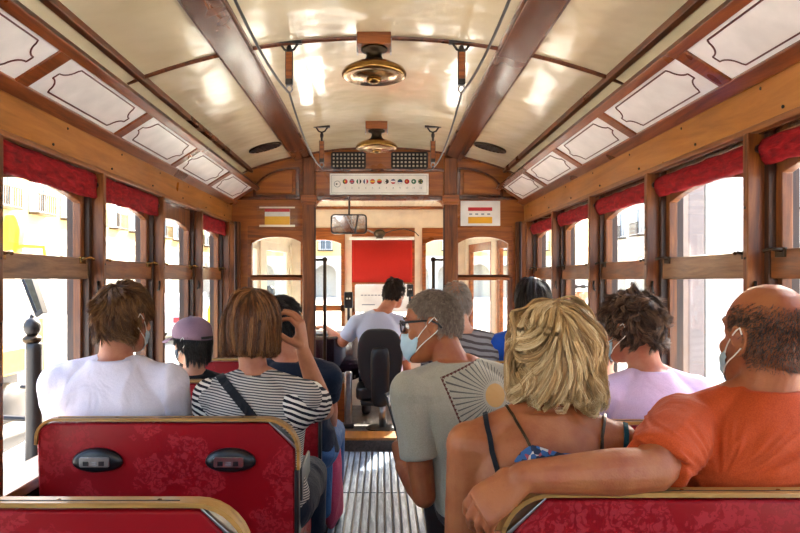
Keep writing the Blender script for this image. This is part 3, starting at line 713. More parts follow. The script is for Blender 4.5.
# ------------------------------------------------------------------ benches
SEATY = {-1: [1.262, 2.02, 2.78, 3.54], 1: [1.32, 1.975, 2.70, 3.42]}
SW, ST = .785, .822
def bench(s, yb, label, grp, usb=False):
    x0 = .225 if s < 0 else .255; top = ST; SW = .785 if s < 0 else .765
    r = thing('tram_bench', label, 'seat', (s*x0, yb, 0), grp)
    f = lambda u, v, d: (s*(x0+u), d, v)
    cc = .088
    rr = .045
    outl = [(0.012, .36), (0.012, top-cc), (cc, top-.012)]+[(SW-rr+rr*math.sin(t), top-.012-rr+rr*math.cos(t)) for t in np.linspace(0, math.pi/2, 6)]+[(SW-.006, .6), (SW-.03, .36)]
    bk = part('backrest', MB().prism(outl, f, yb-.014, yb+.02), DAMASK, r, bevel=.006)
    # bent trim over the top with the grab loop at the aisle corner
    tp = [Vector((0, top-.15)), Vector((0, top-.10))]
    for t in np.linspace(0, math.pi/2, 9): tp.append(Vector((.1-.1*math.cos(t), top-.1+.1*math.sin(t))))
    tp += [Vector((u, top)) for u in np.linspace(.16, SW-.06, 8)]
    for t in np.linspace(0, math.pi/2, 7): tp.append(Vector((SW-.055+.055*math.sin(t), top-.055+.055*math.cos(t))))
    tp += [Vector((SW+.001, top-.075))]
    rings = []
    for i, p in enumerate(tp):
        d = (tp[min(i+1, len(tp)-1)]-tp[max(i-1, 0)]).normalized(); n = Vector((-d.y, d.x))
        q = p+n*.004; w = p-n*.005
        rings.append([Vector(f(q.x, q.y, yb-.019)), Vector(f(q.x, q.y, yb+.020)), Vector(f(w.x, w.y, yb+.020)), Vector(f(w.x, w.y, yb-.019))])
    tr = part('bent_wood_trim', MB().loft(rings), TAN, r, bevel=.002)
    part('edge_binding', MB().box(min(s*(x0-.001), s*(x0+.012)), max(s*(x0-.001), s*(x0+.012)), yb-.017, yb+.022, .30, top-.15), BLKM, r, bevel=.003)
    gv = MB().box(min(s*(x0+.13), s*(x0+SW-.06)), max(s*(x0+.13), s*(x0+SW-.06)), yb-.006, yb-.003, top+.0035, top+.0052); part('trim_groove', gv, BLKM, tr)
    sc = MB()
    for u in (.17, .36, .55, .72): sc.ellipsoid(f(u, top+.0042, yb), (.005, .005, .002), n=8, m=4)
    part('trim_screws', sc, BRASS, tr)
    g = MB(); a, b = Vector((.0, top-cc-.004)), Vector((cc, top-.006))
    g.prism([(a.x, a.y-.004), (b.x, b.y-.004), (b.x+.004, b.y+.006), (a.x, a.y+.010)], f, yb-.018, yb+.022); part('corner_plate', g, CHROME, tr, bevel=.002)
    part('seat_cushion', MB().prism([(.03, .30), (.44, .30), (.455, .33), (.45, .395), (.42, .415), (.05, .405), (.03, .38)], lambda u, v, d: (s*(x0+d), yb+u, v), .01, SW-.01), DAMASK, r, bevel=.012)
    part('seat_frame', MB().box(min(s*(x0+.01), s*(x0+SW-.01)), max(s*(x0+.01), s*(x0+SW-.01)), yb+.03, yb+.44, .26, .30), WDx, r, bevel=.004)
    for e in (.03, SW-.06):
        lg = MB().box(min(s*(x0+e), s*(x0+e+.03)), max(s*(x0+e), s*(x0+e+.03)), yb-.01, yb+.03, .02, .36); part('rear_leg', lg, BLKM, r, bevel=.003)
        lg = MB().box(min(s*(x0+e), s*(x0+e+.03)), max(s*(x0+e), s*(x0+e+.03)), yb+.36, yb+.40, .02, .27); part('front_leg', lg, BLKM, r, bevel=.003)
    if usb:
        for pxx in (97.5, 230.5):
            c = W(pxx, 461, yb-.02); o = thing('usb_charger', 'black oval usb charging unit with two sockets on the red bench back, '+('left one' if pxx < 150 else 'right one'), 'charger', (c.x, yb-.018, c.z), 'usb charging units')
            o2 = [(c.x+.076*math.cos(t)*(1-.06*math.sin(t)), c.z+(.040 if math.sin(t) > 0 else .034)*math.sin(t)) for t in np.linspace(0, 2*math.pi, 33)[:-1]]
            rg = [[Vector((c.x+(u-c.x)*k, yy, c.z+(v-c.z)*k)) for u, v in o2] for k, yy in ((1, yb-.0185), (.97, yb-.024), (.86, yb-.032), (.66, yb-.036))]
            part('housing', MB().loft(rg), BLK, o, smooth=True)
            pltt = part('socket_plate', MB().prism(rrect(c.x-.046, c.x+.042, c.z-.014, c.z+.016, .005), fx, yb-.041, yb-.034), CHROME, o, bevel=.001)
            for e in (-.026, .020): part('usb_socket', MB().box(c.x+e-.008, c.x+e+.008, yb-.0425, yb-.040, c.z-.009, c.z+.004), BLK, pltt)
            part('label_bars', MB().box(c.x-.011, c.x+.006, yb-.0425, yb-.0405, c.z-.001, c.z+.002).box(c.x-.011, c.x+.006, yb-.0425, yb-.0405, c.z-.008, c.z-.005), GREYL, pltt)
            part('indicator', MB().ellipsoid((c.x+.060, yb-.028, c.z-.006), (.003, .004, .003), n=8, m=4), cols['green'], o)
    return r
names = ['nearest the viewer', 'second from the viewer', 'third from the viewer', 'fourth from the viewer']
for s, nm in ((-1, 'left'), (1, 'right')):
    for i, y in enumerate(SEATY[s]):
        ex = ', two usb units in its back' if (s < 0 and i == 1) else ''
        bench(s, y, (f'red damask tram bench with tan wooden edge on the {nm}, {names[i]}' if not ex else 'red damask tram bench on the left with two black usb units in its back'), f'{nm} hand benches', usb=(s < 0 and i == 1))
# ------------------------------------------------------------------ people
from mathutils.bvhtree import BVHTree
V = Vector
def rotm(yaw=0, pitch=0, roll=0):
    return Matrix.Rotation(math.radians(yaw), 3, 'Z') @ Matrix.Rotation(math.radians(pitch), 3, 'X') @ Matrix.Rotation(math.radians(roll), 3, 'Y')
HT = [(-.122, .066, .040, .012), (-.118, .080, .022, .028), (-.105, .089, -.002, .042), (-.085, .089, -.032, .054), (-.06, .087, -.058, .063), (-.035, .086, -.078, .069), (-.008, .084, -.090, .073),
      (.02, .090, -.097, .0765), (.045, .087, -.094, .0735), (.070, .075, -.082, .0635), (.090, .058, -.065, .051), (.104, .037, -.044, .035), (.112, .014, -.022, .014)]
def hsurf(phi, z, off=0):               # point of the head's surface: phi measured from the face, z height
    zs = [r[0] for r in HT]; yf, yb, w = [float(np.interp(z, zs, [r[i] for r in HT])) for i in (1, 2, 3)]
    yc = (yf+yb)/2; hd = (yf-yb)/2
    return V(((w+off)*math.sin(phi), yc+(hd+off)*math.cos(phi), z))
def add_head(mb, H, R, s=1, ears=True, fem=False):
    T = lambda p: H+R @ (V(p)*s)
    rings = []
    for z, yf, yb, w in HT:
        yc, hd = (yf+yb)/2, (yf-yb)/2; q = []
        for k in range(28):
            t = 2*math.pi*k/28; c, sn = math.cos(t), math.sin(t)
            q.append(T((w*math.copysign(abs(c)**.92, c), yc+hd*math.copysign(abs(sn)**.96, sn), z)))
        rings.append(q)
    mb.loft(rings)
    k = .85 if fem else 1
    mb.chain([T((0, .082, .022)), T((0, .097, -.008)), T((0, .108*(.99 if fem else 1.01), -.030))], [.007*s, .0085*s, .0115*s*k], 10)
    for e in (-1, 1):
        mb.ellipsoid(T((e*.011, .096, -.036)), (.0075*s, .008*s, .006*s), R)
        mb.capsule(T((e*.012, .086, .028)), T((e*.048, .070, .026)), .0085*s*k, .007*s*k, 10)   # brow
        mb.ellipsoid(T((e*.046, .055, -.030)), (.019*s, .022*s, .02*s), R)                       # cheek
        if ears:
            Re = R @ Matrix.Rotation(math.radians(-e*24), 3, 'Z') @ Matrix.Rotation(math.radians(-10), 3, 'X'); c = T((e*.0775, -.012, -.010))
            mb.ellipsoid(c, (.0055*s, .0155*s, .029*s), Re, 12, 8)
            L = lambda x, y, z: c+Re @ V((e*x*s, y*s, z*s))
            mb.chain([L(.002, .014, -.004), L(.007, .013, .016), L(.009, .002, .031), L(.010, -.014, .024), L(.010, -.019, .006), L(.007, -.012, -.014), L(.004, .002, -.028), L(.002, .008, -.026)], [.004*s]*6+[.006*s]*2, 8)
    mb.ellipsoid(T((0, .086, -.0655)), (.023*s, .008*s, .0055*s), R); mb.ellipsoid(T((0, .084, -.0755)), (.019*s, .009*s, .006*s), R)
    mb.ellipsoid(T((0, .078, -.108)), (.018*s, .014*s, .012*s), R)
def hand(mb, w, d, n, side, s=1, curls=(30, 35, 40, 45), spread=4, thumb=(.55, .75, .35), tcurl=20, fr=.0088):
    """w wrist, d finger direction, n palm-facing direction, side +1/-1 which side the thumb leaves"""
    d = V(d).normalized(); n = (V(n)-d*V(n).dot(d)).normalized(); x = d.cross(n).normalized()*side
    rings = []
    for t, hw, th in ((-.01, .025, .019), (.015, .030, .018), (.05, .039, .016), (.08, .041, .0135), (.092, .037, .011)):
        c = w+d*t*s-n*.004*s*0; rings.append([c+x*math.cos(a)*hw*s+n*math.sin(a)*th*s for a in np.linspace(0, 2*math.pi, 19)[:-1]])
    mb.loft(rings)
    mb.ellipsoid(w+d*.035*s+x*.022*s+n*.008*s, (.016*s, .016*s, .022*s))
    for i, (o, L) in enumerate(((.030, .070), (.010, .078), (-.010, .073), (-.029, .058))):
        a = math.radians(spread*(1.5-i)); dd = (d*math.cos(a)+x*math.sin(a)).normalized(); p = w+d*(.084-.004*abs(i-1))*s+x*o*s; q = [p-dd*.02*s, p]; R = [fr*s*1.05]*2; c = 0
        for fr_, k in ((.46, .8), (.30, 1.0), (.24, .8)):
            c += curls[i]*k; v = dd*math.cos(math.radians(c))+n*math.sin(math.radians(c)); q.append(q[-1]+v*L*fr_*s); R.append(fr*s*(1-.09*len(q)/2))
        mb.chain(q, R, 10)
    td = (d*thumb[0]+x*thumb[1]+n*thumb[2]).normalized(); p = w+d*.022*s+x*.024*s; q1 = p+td*.040*s
    t2 = (td*math.cos(math.radians(tcurl))+(d*.8+n*.6-x*.3).normalized()*math.sin(math.radians(tcurl))).normalized(); q2 = q1+t2*.032*s; q3 = q2+t2*.024*s
    mb.chain([p, q1, q2, q3], [.014*s, .0105*s, .0098*s, .008*s], 10)
TORSO = [(-.17, .150, .10, 0), (-.02, .172, .125, 0), (.15, .168, .120, -.004), (.38, .148, .105, -.012), (.62, .160, .112, -.012), (.82, .172, .115, -.006), (.93, .168, .104, -.002), (1.02, .142, .088, -.002), (1.10, .098, .072, -.006), (1.18, .064, .058, -.008)]
def frames(P, S, ty, s, wid, dep, py=0):
    out = []
    for t, w, d, oy in TORSO:
        c = P.lerp(S, t); yaw = math.radians(py+(ty-py)*min(1, max(0, t))); ax = V((math.cos(yaw), math.sin(yaw), 0)); ay = V((-math.sin(yaw), math.cos(yaw), 0))
        up = (S-P).normalized(); ay2 = (ay-up*ay.dot(up)).normalized()
        out.append((t, c+ay2*oy*s, ax, ay2, w*s*wid, d*s*dep))
    return out
def torso(mb, fr, inf=0, t0=-1, t1=2):
    rings = []
    for t, c, ax, ay, w, d in fr:
        if t < t0 or t > t1: continue
        rings.append([c+ax*math.copysign(abs(math.cos(a))**.86, math.cos(a))*(w+inf)+ay*math.copysign(abs(math.sin(a))**.9, math.sin(a))*(d+inf) for a in np.linspace(0, 2*math.pi, 37)[:-1]])
    mb.loft(rings)
def fold(amp, f=(9, 9, 4), seed=1, warp=.05, extra=None):
    def g(co, no):
        q = co*np.array(f, np.float32)+warp*20*np.stack([vnoise(co, 6, seed), vnoise(co, 6, seed+1), vnoise(co, 6, seed+2)], 1)
        a = 1-np.abs(vnoise(q, 1, seed+3))*4; b = vnoise(co, 5, seed+5)
        d = amp*1.5*(a*.6*np.clip(b*2+.6, 0, 1.4)+b*.8)
        if extra is not None: d = d+extra(co)
        return co+no*d[:, None]
    return g
HC = np.array([0, -.004, .010]); HR = np.array([.0785, .0965, .1065])
def nrm(a): return a/np.maximum(np.linalg.norm(a, axis=1, keepdims=True), 1e-9)
def m_full(d, nape=-.72, front=.42, temple=-.05):        # where hair grows, by direction from the skull's centre
    x, y, z = d.T
    lim = np.where(y < -.25, nape, np.where(y < .25, np.interp(y, [-.25, .05, .25], [nape+.1, -.1, temple+.05]), np.interp(y, [.25, .55, .8], [temple+.1, front, front+.1])))
    return z > lim
def hair(name, H, R, s, material, root, mask=m_full, n=5000, guides=220, length=.05, lvar=.25, steps=6, lift=.5, grav=.0, curl=.0, cfreq=18, comb=None, thick=.06, r=.0011, zcut=None, conv=.45, cap=True, capin=1.03, seed=3, tonespread=.25, h0=1.02, neck=True, lenfn=None, maxr=None):
    rg = np.random.default_rng(seed)
    def sample(k):
        out = np.zeros((0, 3))
        while len(out) < k:
            d = nrm(rg.normal(size=(k*3, 3))); d = d[mask(d)]; out = np.concatenate([out, d])
        return out[:k]
    def sim(d):
        p = HC+d*HR*h0; nn = nrm(d/HR); N = len(d)
        if comb is None:
            wh = np.array([0, -.45, .9]); g = d-wh; g = g-nn*(g*nn).sum(1, keepdims=True); g = nrm(g)
        else: g = comb(d, nn); g = nrm(g-nn*(g*nn).sum(1, keepdims=True))
        v = nrm(g*(1-lift)+nn*lift); L = length*(1+rg.uniform(-lvar, lvar, N))
        if lenfn is not None: L = L*lenfn(d)
        hh = h0+thick*rg.random(N); path = [p.copy()]; step = (L/steps)[:, None]
        for k in range(steps):
            if curl: nv = np.stack([vnoise(p, cfreq, seed+q) for q in range(3)], 1)*2.2; v = nrm(v+curl*nv)
            v = nrm(v+np.array([0, 0, -1.])*grav)
            p = p+v*step
            q = (p-HC)/HR; rad = np.linalg.norm(q, axis=1); tgt = 1+(hh-1)*min(1, (k+1)/2.5)
            inside = (rad < tgt)
            p2 = HC+q/np.maximum(rad, 1e-6)[:, None]*tgt[:, None]*HR; p = np.where(inside[:, None], p2, p)
            if neck:
                low = p[:, 2] < -.04; c = p[:, :2]-np.array([0, -.018]); rr = np.linalg.norm(c, axis=1); lim = .070+.5*(hh-1)*.1
                sel = low & (rr < lim); p[sel, :2] = np.array([0, -.018])+c[sel]/rr[sel][:, None]*lim[sel][:, None]
            if maxr:
                c = (p[:, :2]-HC[:2])/np.array([maxr, maxr*1.12]); rr = np.linalg.norm(c, axis=1); mr = 1-.25*(1-(hh-h0)/thick); mm_ = rr > mr; p[mm_, :2] = HC[:2]+(c[mm_]/rr[mm_][:, None]*mr[mm_][:, None])*np.array([maxr, maxr*1.12])
            if zcut is not None:
                zc = zcut+(.045*vnoise(d, 9, 9)+.05*vnoise(d, 3, 4) if n > 17000 else .03*vnoise(d, 12, 9)+.015*vnoise(d, 3, 4) if n > 15000 else .012*vnoise(d, 4, 9)*2); over = p[:, 2] < zc; p[over] = path[-1][over]+(p[over]-path[-1][over])*np.clip((path[-1][over, 2]-zc[over])/np.maximum(path[-1][over, 2]-p[over, 2], 1e-6), 0, 1)[:, None]
            path.append(p.copy())
        return np.stack(path, 1), L
    gd = sample(guides); gp, _ = sim(gd); cd = sample(n)
    gi = np.argmax(cd @ gd.T, 1); base = gp[gi]; off = (HC+cd*HR*h0)-base[:, 0]
    t = np.linspace(0, 1, steps+1)[None, :, None]; P = base+off[:, None, :]*(1-conv*t)
    P = P+rg.normal(size=(n, 1, 3))*.0022*t+rg.normal(size=(n, steps+1, 3))*.0005
    P[:, :, :] += (rg.random((n, 1, 1))-.5)*thick*.06*nrm(cd)[:, None, :]*t
    q = (P-HC)/HR; rad = np.linalg.norm(q, axis=2, keepdims=True); P = np.where(rad < 1.005, HC+q/np.maximum(rad, 1e-6)*1.005*HR, P)
    M = np.array(R); W_ = (P*s) @ M.T+np.array(H)
    Tn = np.gradient(W_, axis=1); Tn /= np.maximum(np.linalg.norm(Tn, axis=2, keepdims=True), 1e-9)
    ref = np.array([.31, .17, .93]); a = np.cross(Tn, ref); a /= np.maximum(np.linalg.norm(a, axis=2, keepdims=True), 1e-9); b = np.cross(Tn, a)
    rad = r*s*np.clip(1.25-np.linspace(0, 1, steps+1)**2.2, .2, 1)[None, :, None]*rg.uniform(.7, 1.3, (n, 1, 1))
    vs = np.stack([W_+(a*math.cos(x)+b*math.sin(x))*rad for x in (0, 2.094, 4.189)], 2).reshape(-1, 3)
    K = steps+1; idx = np.arange(n*K*3).reshape(n, K, 3); fs = []
    for j in range(3): j2 = (j+1) % 3; fs.append(np.stack([idx[:, :-1, j], idx[:, :-1, j2], idx[:, 1:, j2], idx[:, 1:, j]], -1).reshape(-1, 4))
    fs = np.concatenate(fs)
    gt = rg.random(guides); tone = np.clip(.5+(gt[gi]-.5)*tonespread*2+rg.normal(size=n)*.12, 0, 1)
    tn = np.clip(np.repeat(tone[:, None], K, 1)+np.linspace(-.12, .1, K)[None, :], 0, 1); tn = np.repeat(tn[:, :, None], 3, 2).ravel()
    if cap:                                  # scalp layer below the strands
        nu, nv = 72, 40; th = np.linspace(0, 2*math.pi, nu, endpoint=False); ph = np.linspace(-1.45, 1.57, nv); D = np.array([[math.cos(p_)*math.cos(t_), math.cos(p_)*math.sin(t_), math.sin(p_)] for p_ in ph for t_ in th])
        ok = mask(nrm(D-np.array([0, 0, .04]))); cp_ = ((HC+D*HR*capin)*s) @ M.T+np.array(H); f2 = []
        for i in range(nv-1):
            for j in range(nu):
                q4 = [i*nu+j, i*nu+(j+1) % nu, (i+1)*nu+(j+1) % nu, (i+1)*nu+j]
                if all(ok[v_] for v_ in q4): f2.append(q4)
        fs = np.concatenate([fs, np.array(f2)+len(vs)]); vs = np.concatenate([vs, cp_]); tn = np.concatenate([tn, np.full(len(cp_), .12)])
    me = bpy.data.meshes.new(name); vs = vs-np.array(root.location); nf = len(fs)
    me.vertices.add(len(vs)); me.vertices.foreach_set('co', vs.astype(np.float32).ravel()); me.loops.add(nf*4); me.loops.foreach_set('vertex_index', fs.astype(np.int32).ravel())
    me.polygons.add(nf); me.polygons.foreach_set('loop_start', np.arange(0, nf*4, 4, dtype=np.int32)); me.polygons.foreach_set('use_smooth', [True]*nf)
    at_ = me.attributes.new('tone', 'FLOAT', 'POINT'); at_.data.foreach_set('value', tn.astype(np.float32)); me.update(); me.validate()
    return obj(name, me, material, root)
MASKM = plain('pale blue surgical mask', '#a9c6d4', .7); MASKW = plain('white surgical mask', '#dfe4e6', .7); MASKD = plain('dark blue mask', '#2b3a4c', .7)
def face_mask(H, R, s, material, root, drop=0, loops=True):
    T = lambda p: H+R @ (V(p)*s)
    A, B = [], []
    nu, nv = 21, 9; g = MB(); vs = []
    for j in range(nv):
        v = j/(nv-1)
        for i in range(nu):
            u = i/(nu-1)*2-1; zt = -.018-.022*abs(u)**1.5; zb = -.118+.032*abs(u)**1.5; z = zt+(zb-zt)*v+drop
            phi = u*math.radians(66); bul = .020*math.exp(-(u*3.2)**2)*(1-v)**.7*1.1+.012*(1-u*u)*math.sin(v*math.pi)+.0015*math.sin(v*math.pi*6)
            p = hsurf(phi, max(z, -.10), .004); p.z = z; n_ = V((math.sin(phi), math.cos(phi), 0)); vs.append(T(p+n_*bul))
    o = [p+(H-p).normalized()*.0015 for p in vs]; fs = [(j*nu+i, j*nu+i+1, (j+1)*nu+i+1, (j+1)*nu+i) for j in range(nv-1) for i in range(nu-1)]
    N = len(vs); fs2 = fs+[tuple(x+N for x in f[::-1]) for f in fs]
    bd = [i for i in range(nu)]+[j*nu+nu-1 for j in range(1, nv)]+[(nv-1)*nu+i for i in range(nu-2, -1, -1)]+[j*nu for j in range(nv-2, 0, -1)]
    for a_, b_ in zip(bd, bd[1:]+bd[:1]): fs2.append((a_, a_+N, b_+N, b_))
    m = part('face_mask', MB().add(vs+o, fs2), material, root, smooth=True)
    for e in (-1, 1) if loops else ():
        for zz, ze in ((-.040, .022), (-.086, -.036)):
            pts = []
            for k in range(7):
                q = k/6; ph = e*math.radians(66+(103-66)*q); z = zz+(ze-zz)*q; p = hsurf(ph, z, .005+.014*q); pts.append(T((p.x, p.y, z+drop)))
            c = [T((e*.091, -.026, ze*.85)), T((e*.092, -.034, (ze-.01)*.5))]; part('ear_loop', MB().tube(pts[:-1]+c, .0016*s, 6), WHITEP, m)
    return m
def eyes(H, R, s, root):
    T = lambda p: H+R @ (V(p)*s)
    for e in (-1, 1):
        ey = part('eye', MB().ellipsoid(T((e*.031, .0745, .004)), (.0115*s,)*3, R), WHITE, root, smooth=True)
        part('iris', MB().ellipsoid(T((e*.031, .0845, .004)), (.005*s, .0022*s, .005*s), R), BLKM, ey, smooth=True)
        part('eyebrow', MB().chain([T((e*.014, .0935, .028)), T((e*.032, .0895, .033)), T((e*.05, .076, .028))], [.0025*s, .0035*s, .002*s], 8), BRONZEH, root, smooth=True)
BRONZEH = plain('brown brow hair', '#4a3424', .7)
BODIES = {}; DARKT = cloth('dark brown cotton', '#3a3230')
def person(key, label, H, S, P, s=1, head=(0, 0, 0), ty=0, py=0, wid=1, dep=1, shw=.18, skinm=None, shirt=None, sleeve=.55, trous=None, legs='sit', arms=None, voxel=.006, shoe=None, amp=.006, hands=None, fem=False, armr=1, folds=None, sfold=(9, 9, 4), shirt_t=(-.1, 1.2), sk_short=None, floor=.02, neckr=.056, shirtname='tshirt', lap=True, extra=None):
    H, S, P = V(H), V(S), V(P); R = rotm(*head)
    root = thing('person', label, 'person', (P.x, P.y, floor if legs == 'sit' else GZ_))
    root.location = (P.x, P.y, root.location.z)
    yaw = math.radians(ty); rt = V((math.cos(yaw), math.sin(yaw), 0)); fw = V((-math.sin(yaw), math.cos(yaw), 0))
    p0 = math.radians(py); rp = V((math.cos(p0), math.sin(p0), 0)); fp = V((-math.sin(p0), math.cos(p0), 0)); up = V((0, 0, 1))
    fr = frames(P, S, ty, s, wid, dep, py); b = MB(); add_head(b, H, R, s, True, fem); torso(b, fr)
    nb = S+up*.01*s-fw*.008*s; nk = H+R @ (V((0, -.022, -.055))*s)
    b.tube([nb, nb.lerp(nk, .35), nb.lerp(nk, .7), nk], [neckr*1.35*s, neckr*1.02*s, neckr*.97*s, neckr*s], 20)
    b.capsule(nk, H+R @ (V((0, .02, -.06))*s), neckr*.85*s, neckr*.72*s)
    J = {}
    for e, k in ((-1, 'L'), (1, 'R')):
        sh = S+rt*e*shw*s-up*.012*s; a = (arms or {}).get(k, {})
        el = V(a['el']) if 'el' in a else sh+rt*e*.012*s+fw*.07*s-up*.275*s
        wr = V(a['wr']) if 'wr' in a else el+fp*.21*s-rt*e*.09*s-up*.03*s
        J[k] = (sh, el, wr)
        b.capsule(nb+rt*e*.025*s+up*.06*s, sh+up*.006*s, .032*s, .046*s); b.capsule(S+rt*e*.08*s-up*.03*s, sh, .07*s, .056*s)
        b.chain([sh, sh.lerp(el, .45), el, el.lerp(wr, .3), wr], [.054*s*armr, .047*s*armr, .038*s*armr, .040*s*armr, .026*s*armr])
        hd = a.get('hd', (wr-el).normalized()*.8-up*.2); hn = a.get('hn', -up); kw = a.get('kw', dict(fr=.0088))
        hand(b, wr, hd, hn, a.get('side', e if hn == -up else e), s*a.get('hs', 1), **kw)
    hips = []
    for e in (-1, 1):
        hp = P+rp*e*.088*s-up*.0*s
        if legs == 'sit': kn = hp+fp*.40*s+rp*e*.04*s+up*.0; an = V((kn.x, kn.y-.02, floor+.085)); 
        else: kn = hp-up*(P.z-GZ_)*.48+fp*.03*e; an = V((hp.x, hp.y-.02*e, GZ_+.09))
        toe = an+fp*.15*s-up*.05; hips.append((hp, kn, an, toe)); b.chain([hp, hp.lerp(kn, .5), kn, kn.lerp(an, .35), an], [.085*s, .075*s, .056*s, .056*s, .036*s]); b.capsule(an-up*.03, toe, .034, .03)
    if extra: extra(b, J, fr)
    bm_ = fuse(b, voxel, 3, name='body')
    body = part('body', bm_, skinm, root)
    BODIES[key] = (root, body, J, fr, R, H, s)
    if shirt:
        m = MB(); torso(m, fr, .011*s, *shirt_t); t_ = .012*s
        for e, k in ((-1, 'L'), (1, 'R')):
            sh, el, wr = J[k]; q = sh.lerp(el, sleeve)
            m.capsule(nb+rt*e*.04*s+up*.045*s, sh+up*.006*s, .038*s, .056*s); m.capsule(S+rt*e*.08*s-up*.03*s, sh, .078*s, .066*s)
            m.capsule(sh, sh.lerp(el, .25), .066*s*armr, .064*s*armr)
            if sleeve > .1:
                if sleeve <= 1: m.tube([sh, sh.lerp(q, .5), q], [.064*s*armr, .062*s*armr, .058*s*armr*(1.05 if sleeve < .8 else .9)], 18)
                else: m.chain([sh, el], [.062*s*armr, .05*s*armr]); m.tube([el, el.lerp(wr, sleeve-1)], [.052*s, .042*s], 16)
        so_ = part(shirtname, fuse(m, max(voxel, .005), 4, folds or fold(amp, sfold, len(key)), shirtname), shirt, root)
    if trous:
        m = MB(); torso(m, fr, .008*s, -1, .2)
        for hp, kn, an, toe in hips:
            if sk_short: m.chain([hp, hp.lerp(kn, .5)], [.095*s, .09*s]); m.tube([hp.lerp(kn, .4), hp.lerp(kn, .9)], [.092*s, .08*s], 16)
            else: m.chain([hp, hp.lerp(kn, .5), kn], [.095*s, .086*s, .068*s]); m.tube([kn, kn.lerp(an, .5), an+up*.02], [.068*s, .062*s, .052*s], 16)
        part('trousers' if not sk_short else 'shorts', fuse(m, .009, 4, fold(.005, (8, 8, 8), 5), 'trousers'), trous, root)
    for hp, kn, an, toe in hips:
        part('shoe', fuse(MB().chain([an-up*.035-fp*.02, toe-up*.0+fp*.02], [.042, .038]).capsule(an-up*.04-fp*.02, an-up*.01, .04, .042), .007, 3, name='shoe'), shoe or SHOE, root)
    eyes(H, R, s, root)
    return root
GZ_ = -.62
SHOE = plain('dark canvas shoe', '#33343a', .7); SHOEW = plain('white trainer', '#d8d6d0', .6)
SK_TAN = skin('tanned skin', '#b98062', '#a8644a'); SK_DEEP = skin('deep tan skin', '#a2623a', '#8e4c28'); SK_RED = skin('ruddy tanned skin', '#a06038', '#8f4a2e'); SK_BOB = skin('warm tanned skin', '#b87c5a', '#a5654a'); SK_LIGHT = skin('light skin', '#cf9d80', '#c08468')
JEANS = cloth('blue denim', '#3c6290', '#2f4f78'); NAVY = cloth('navy cotton', '#141d2e'); DARKC = cloth('black cotton', '#1a1b20'); BEIGE = cloth('beige cotton', '#a89a84')
# 1 ---- young man in the white t-shirt, left window seat
k = 'boy'; r = person(k, 'young man with short brown hair and white t-shirt in the left window seat', W(124, 317, 2.23), W(116, 381, 2.19), (W(116, 0, 2.2).x+.01, 2.20, .50), .97, (-22, -4, 4), 0, 0, 1.0, .95, .178, SK_TAN, cloth('white cotton jersey', '#dcd7e2', '#cfcad8', bstr=.6), .6, BEIGE, voxel=.0055, amp=.012)
_, _, _, _, R, H, s = BODIES[k]
hair('hair', H, R, s, hairmat('brown hair', '#3a2412', '#6c4828', '#a87c4a'), r, lambda d: m_full(d, -.60, .35), 9000, 700, .048, .3, 6, .18, .12, .35, 16, None, .13, .0009, seed=11, conv=.35)
face_mask(H, R, s, MASKM, r)
# 2 ---- woman with bob
k = 'bob'; STR = striped('black and white fine stripes', '#bdb8b0', '#44444a', .0078, .5, (.12, 0, 1), .0010)
r = person(k, 'woman with brown bob and black and white striped top raising her right hand', W(253, 322, 2.23), W(257, 394, 2.19), (W(262, 0, 2.2).x, 2.20, .50), .95, (-16, -4, 0), -4, 0, .93, .95, .160, SK_BOB, STR, .42, NAVY, voxel=.0042, fem=True, neckr=.048, amp=.005,
    arms={'R': dict(el=W(324, 410, 2.40), wr=W(303, 351, 2.34), hd=(-.10, -.05, 1), hn=(-1, .12, 0), side=1, hs=1.2, kw=dict(curls=(48, 38, 30, 24), spread=6, thumb=(.55, .40, .9), tcurl=30, fr=.0085))})
_, _, J, fr, R, H, s = BODIES[k]
def combpart(d, nn): w = np.clip((d[:, 2]-.45)*2.2, 0, 1)*np.clip(d[:, 1]+.8, 0, 1); return np.stack([np.sign(d[:, 0]-.12)*w, -.35*np.ones(len(d)), -.7*np.ones(len(d))], 1)
hair('hair', H, R, s, hairmat('highlighted brown bob', '#2a170c', '#6e4224', '#c08c54', .38), r, lambda d: m_full(d, -.55, .45, .0), 16000, 700, .235, .10, 14, .10, .34, .22, 11, combpart, .17, .0008, zcut=-.105, seed=5, conv=.25, tonespread=.30, maxr=.108)
face_mask(H, R, s, MASKM, r, loops=False)
# cap sleeve in bolder stripes, and the strap of her bag
sh, el, wr = J['R']; m = MB(); m.capsule(sh+V((-.035, -.012, -.035)), sh.lerp(el, .15), .078, .070); m.tube([sh, sh.lerp(el, .5)], [.064, .066], 18)
part('wide_striped_sleeve', fuse(m, .006, 3, None, 'wide_striped_sleeve'), striped('bold black and white stripes', '#dcd8d0', '#1c1c26', .0165, .5, (.35, .1, 1), .003), r)
sh, el, wr = J['L']; m = MB(); m.capsule(sh, sh.lerp(el, .15), .064, .066); m.tube([sh, sh.lerp(el, .5)], [.062, .064], 18)
part('wide_striped_sleeve', fuse(m, .006, 3, None, 'wide_striped_sleeve'), bpy.data.materials['bold black and white stripes'], r)
def on_surface(keys, pts, lift=.003):      # lay a band on a body: points followed from the viewer's side onto the real surface
    out = []; trees = []
    for o in keys:
        dg = bpy.context.evaluated_depsgraph_get(); me = o.data; L = V(o.parent.location); trees.append((BVHTree.FromPolygons([v.co+L for v in me.vertices], [tuple(p.vertices) for p in me.polygons]), L))
    for x, y in pts:
        best = None; o0 = V((CX, 0, EYE)); d = (W(x, y, 1)-o0).normalized()
        for t, L in trees:
            h = t.ray_cast(o0, d)
            if h[0] is not None and (best is None or h[3] < best[2]): best = (h[0], h[1], h[3])
        if best: out.append((best[0]+best[1]*lift, best[1]))
    return out
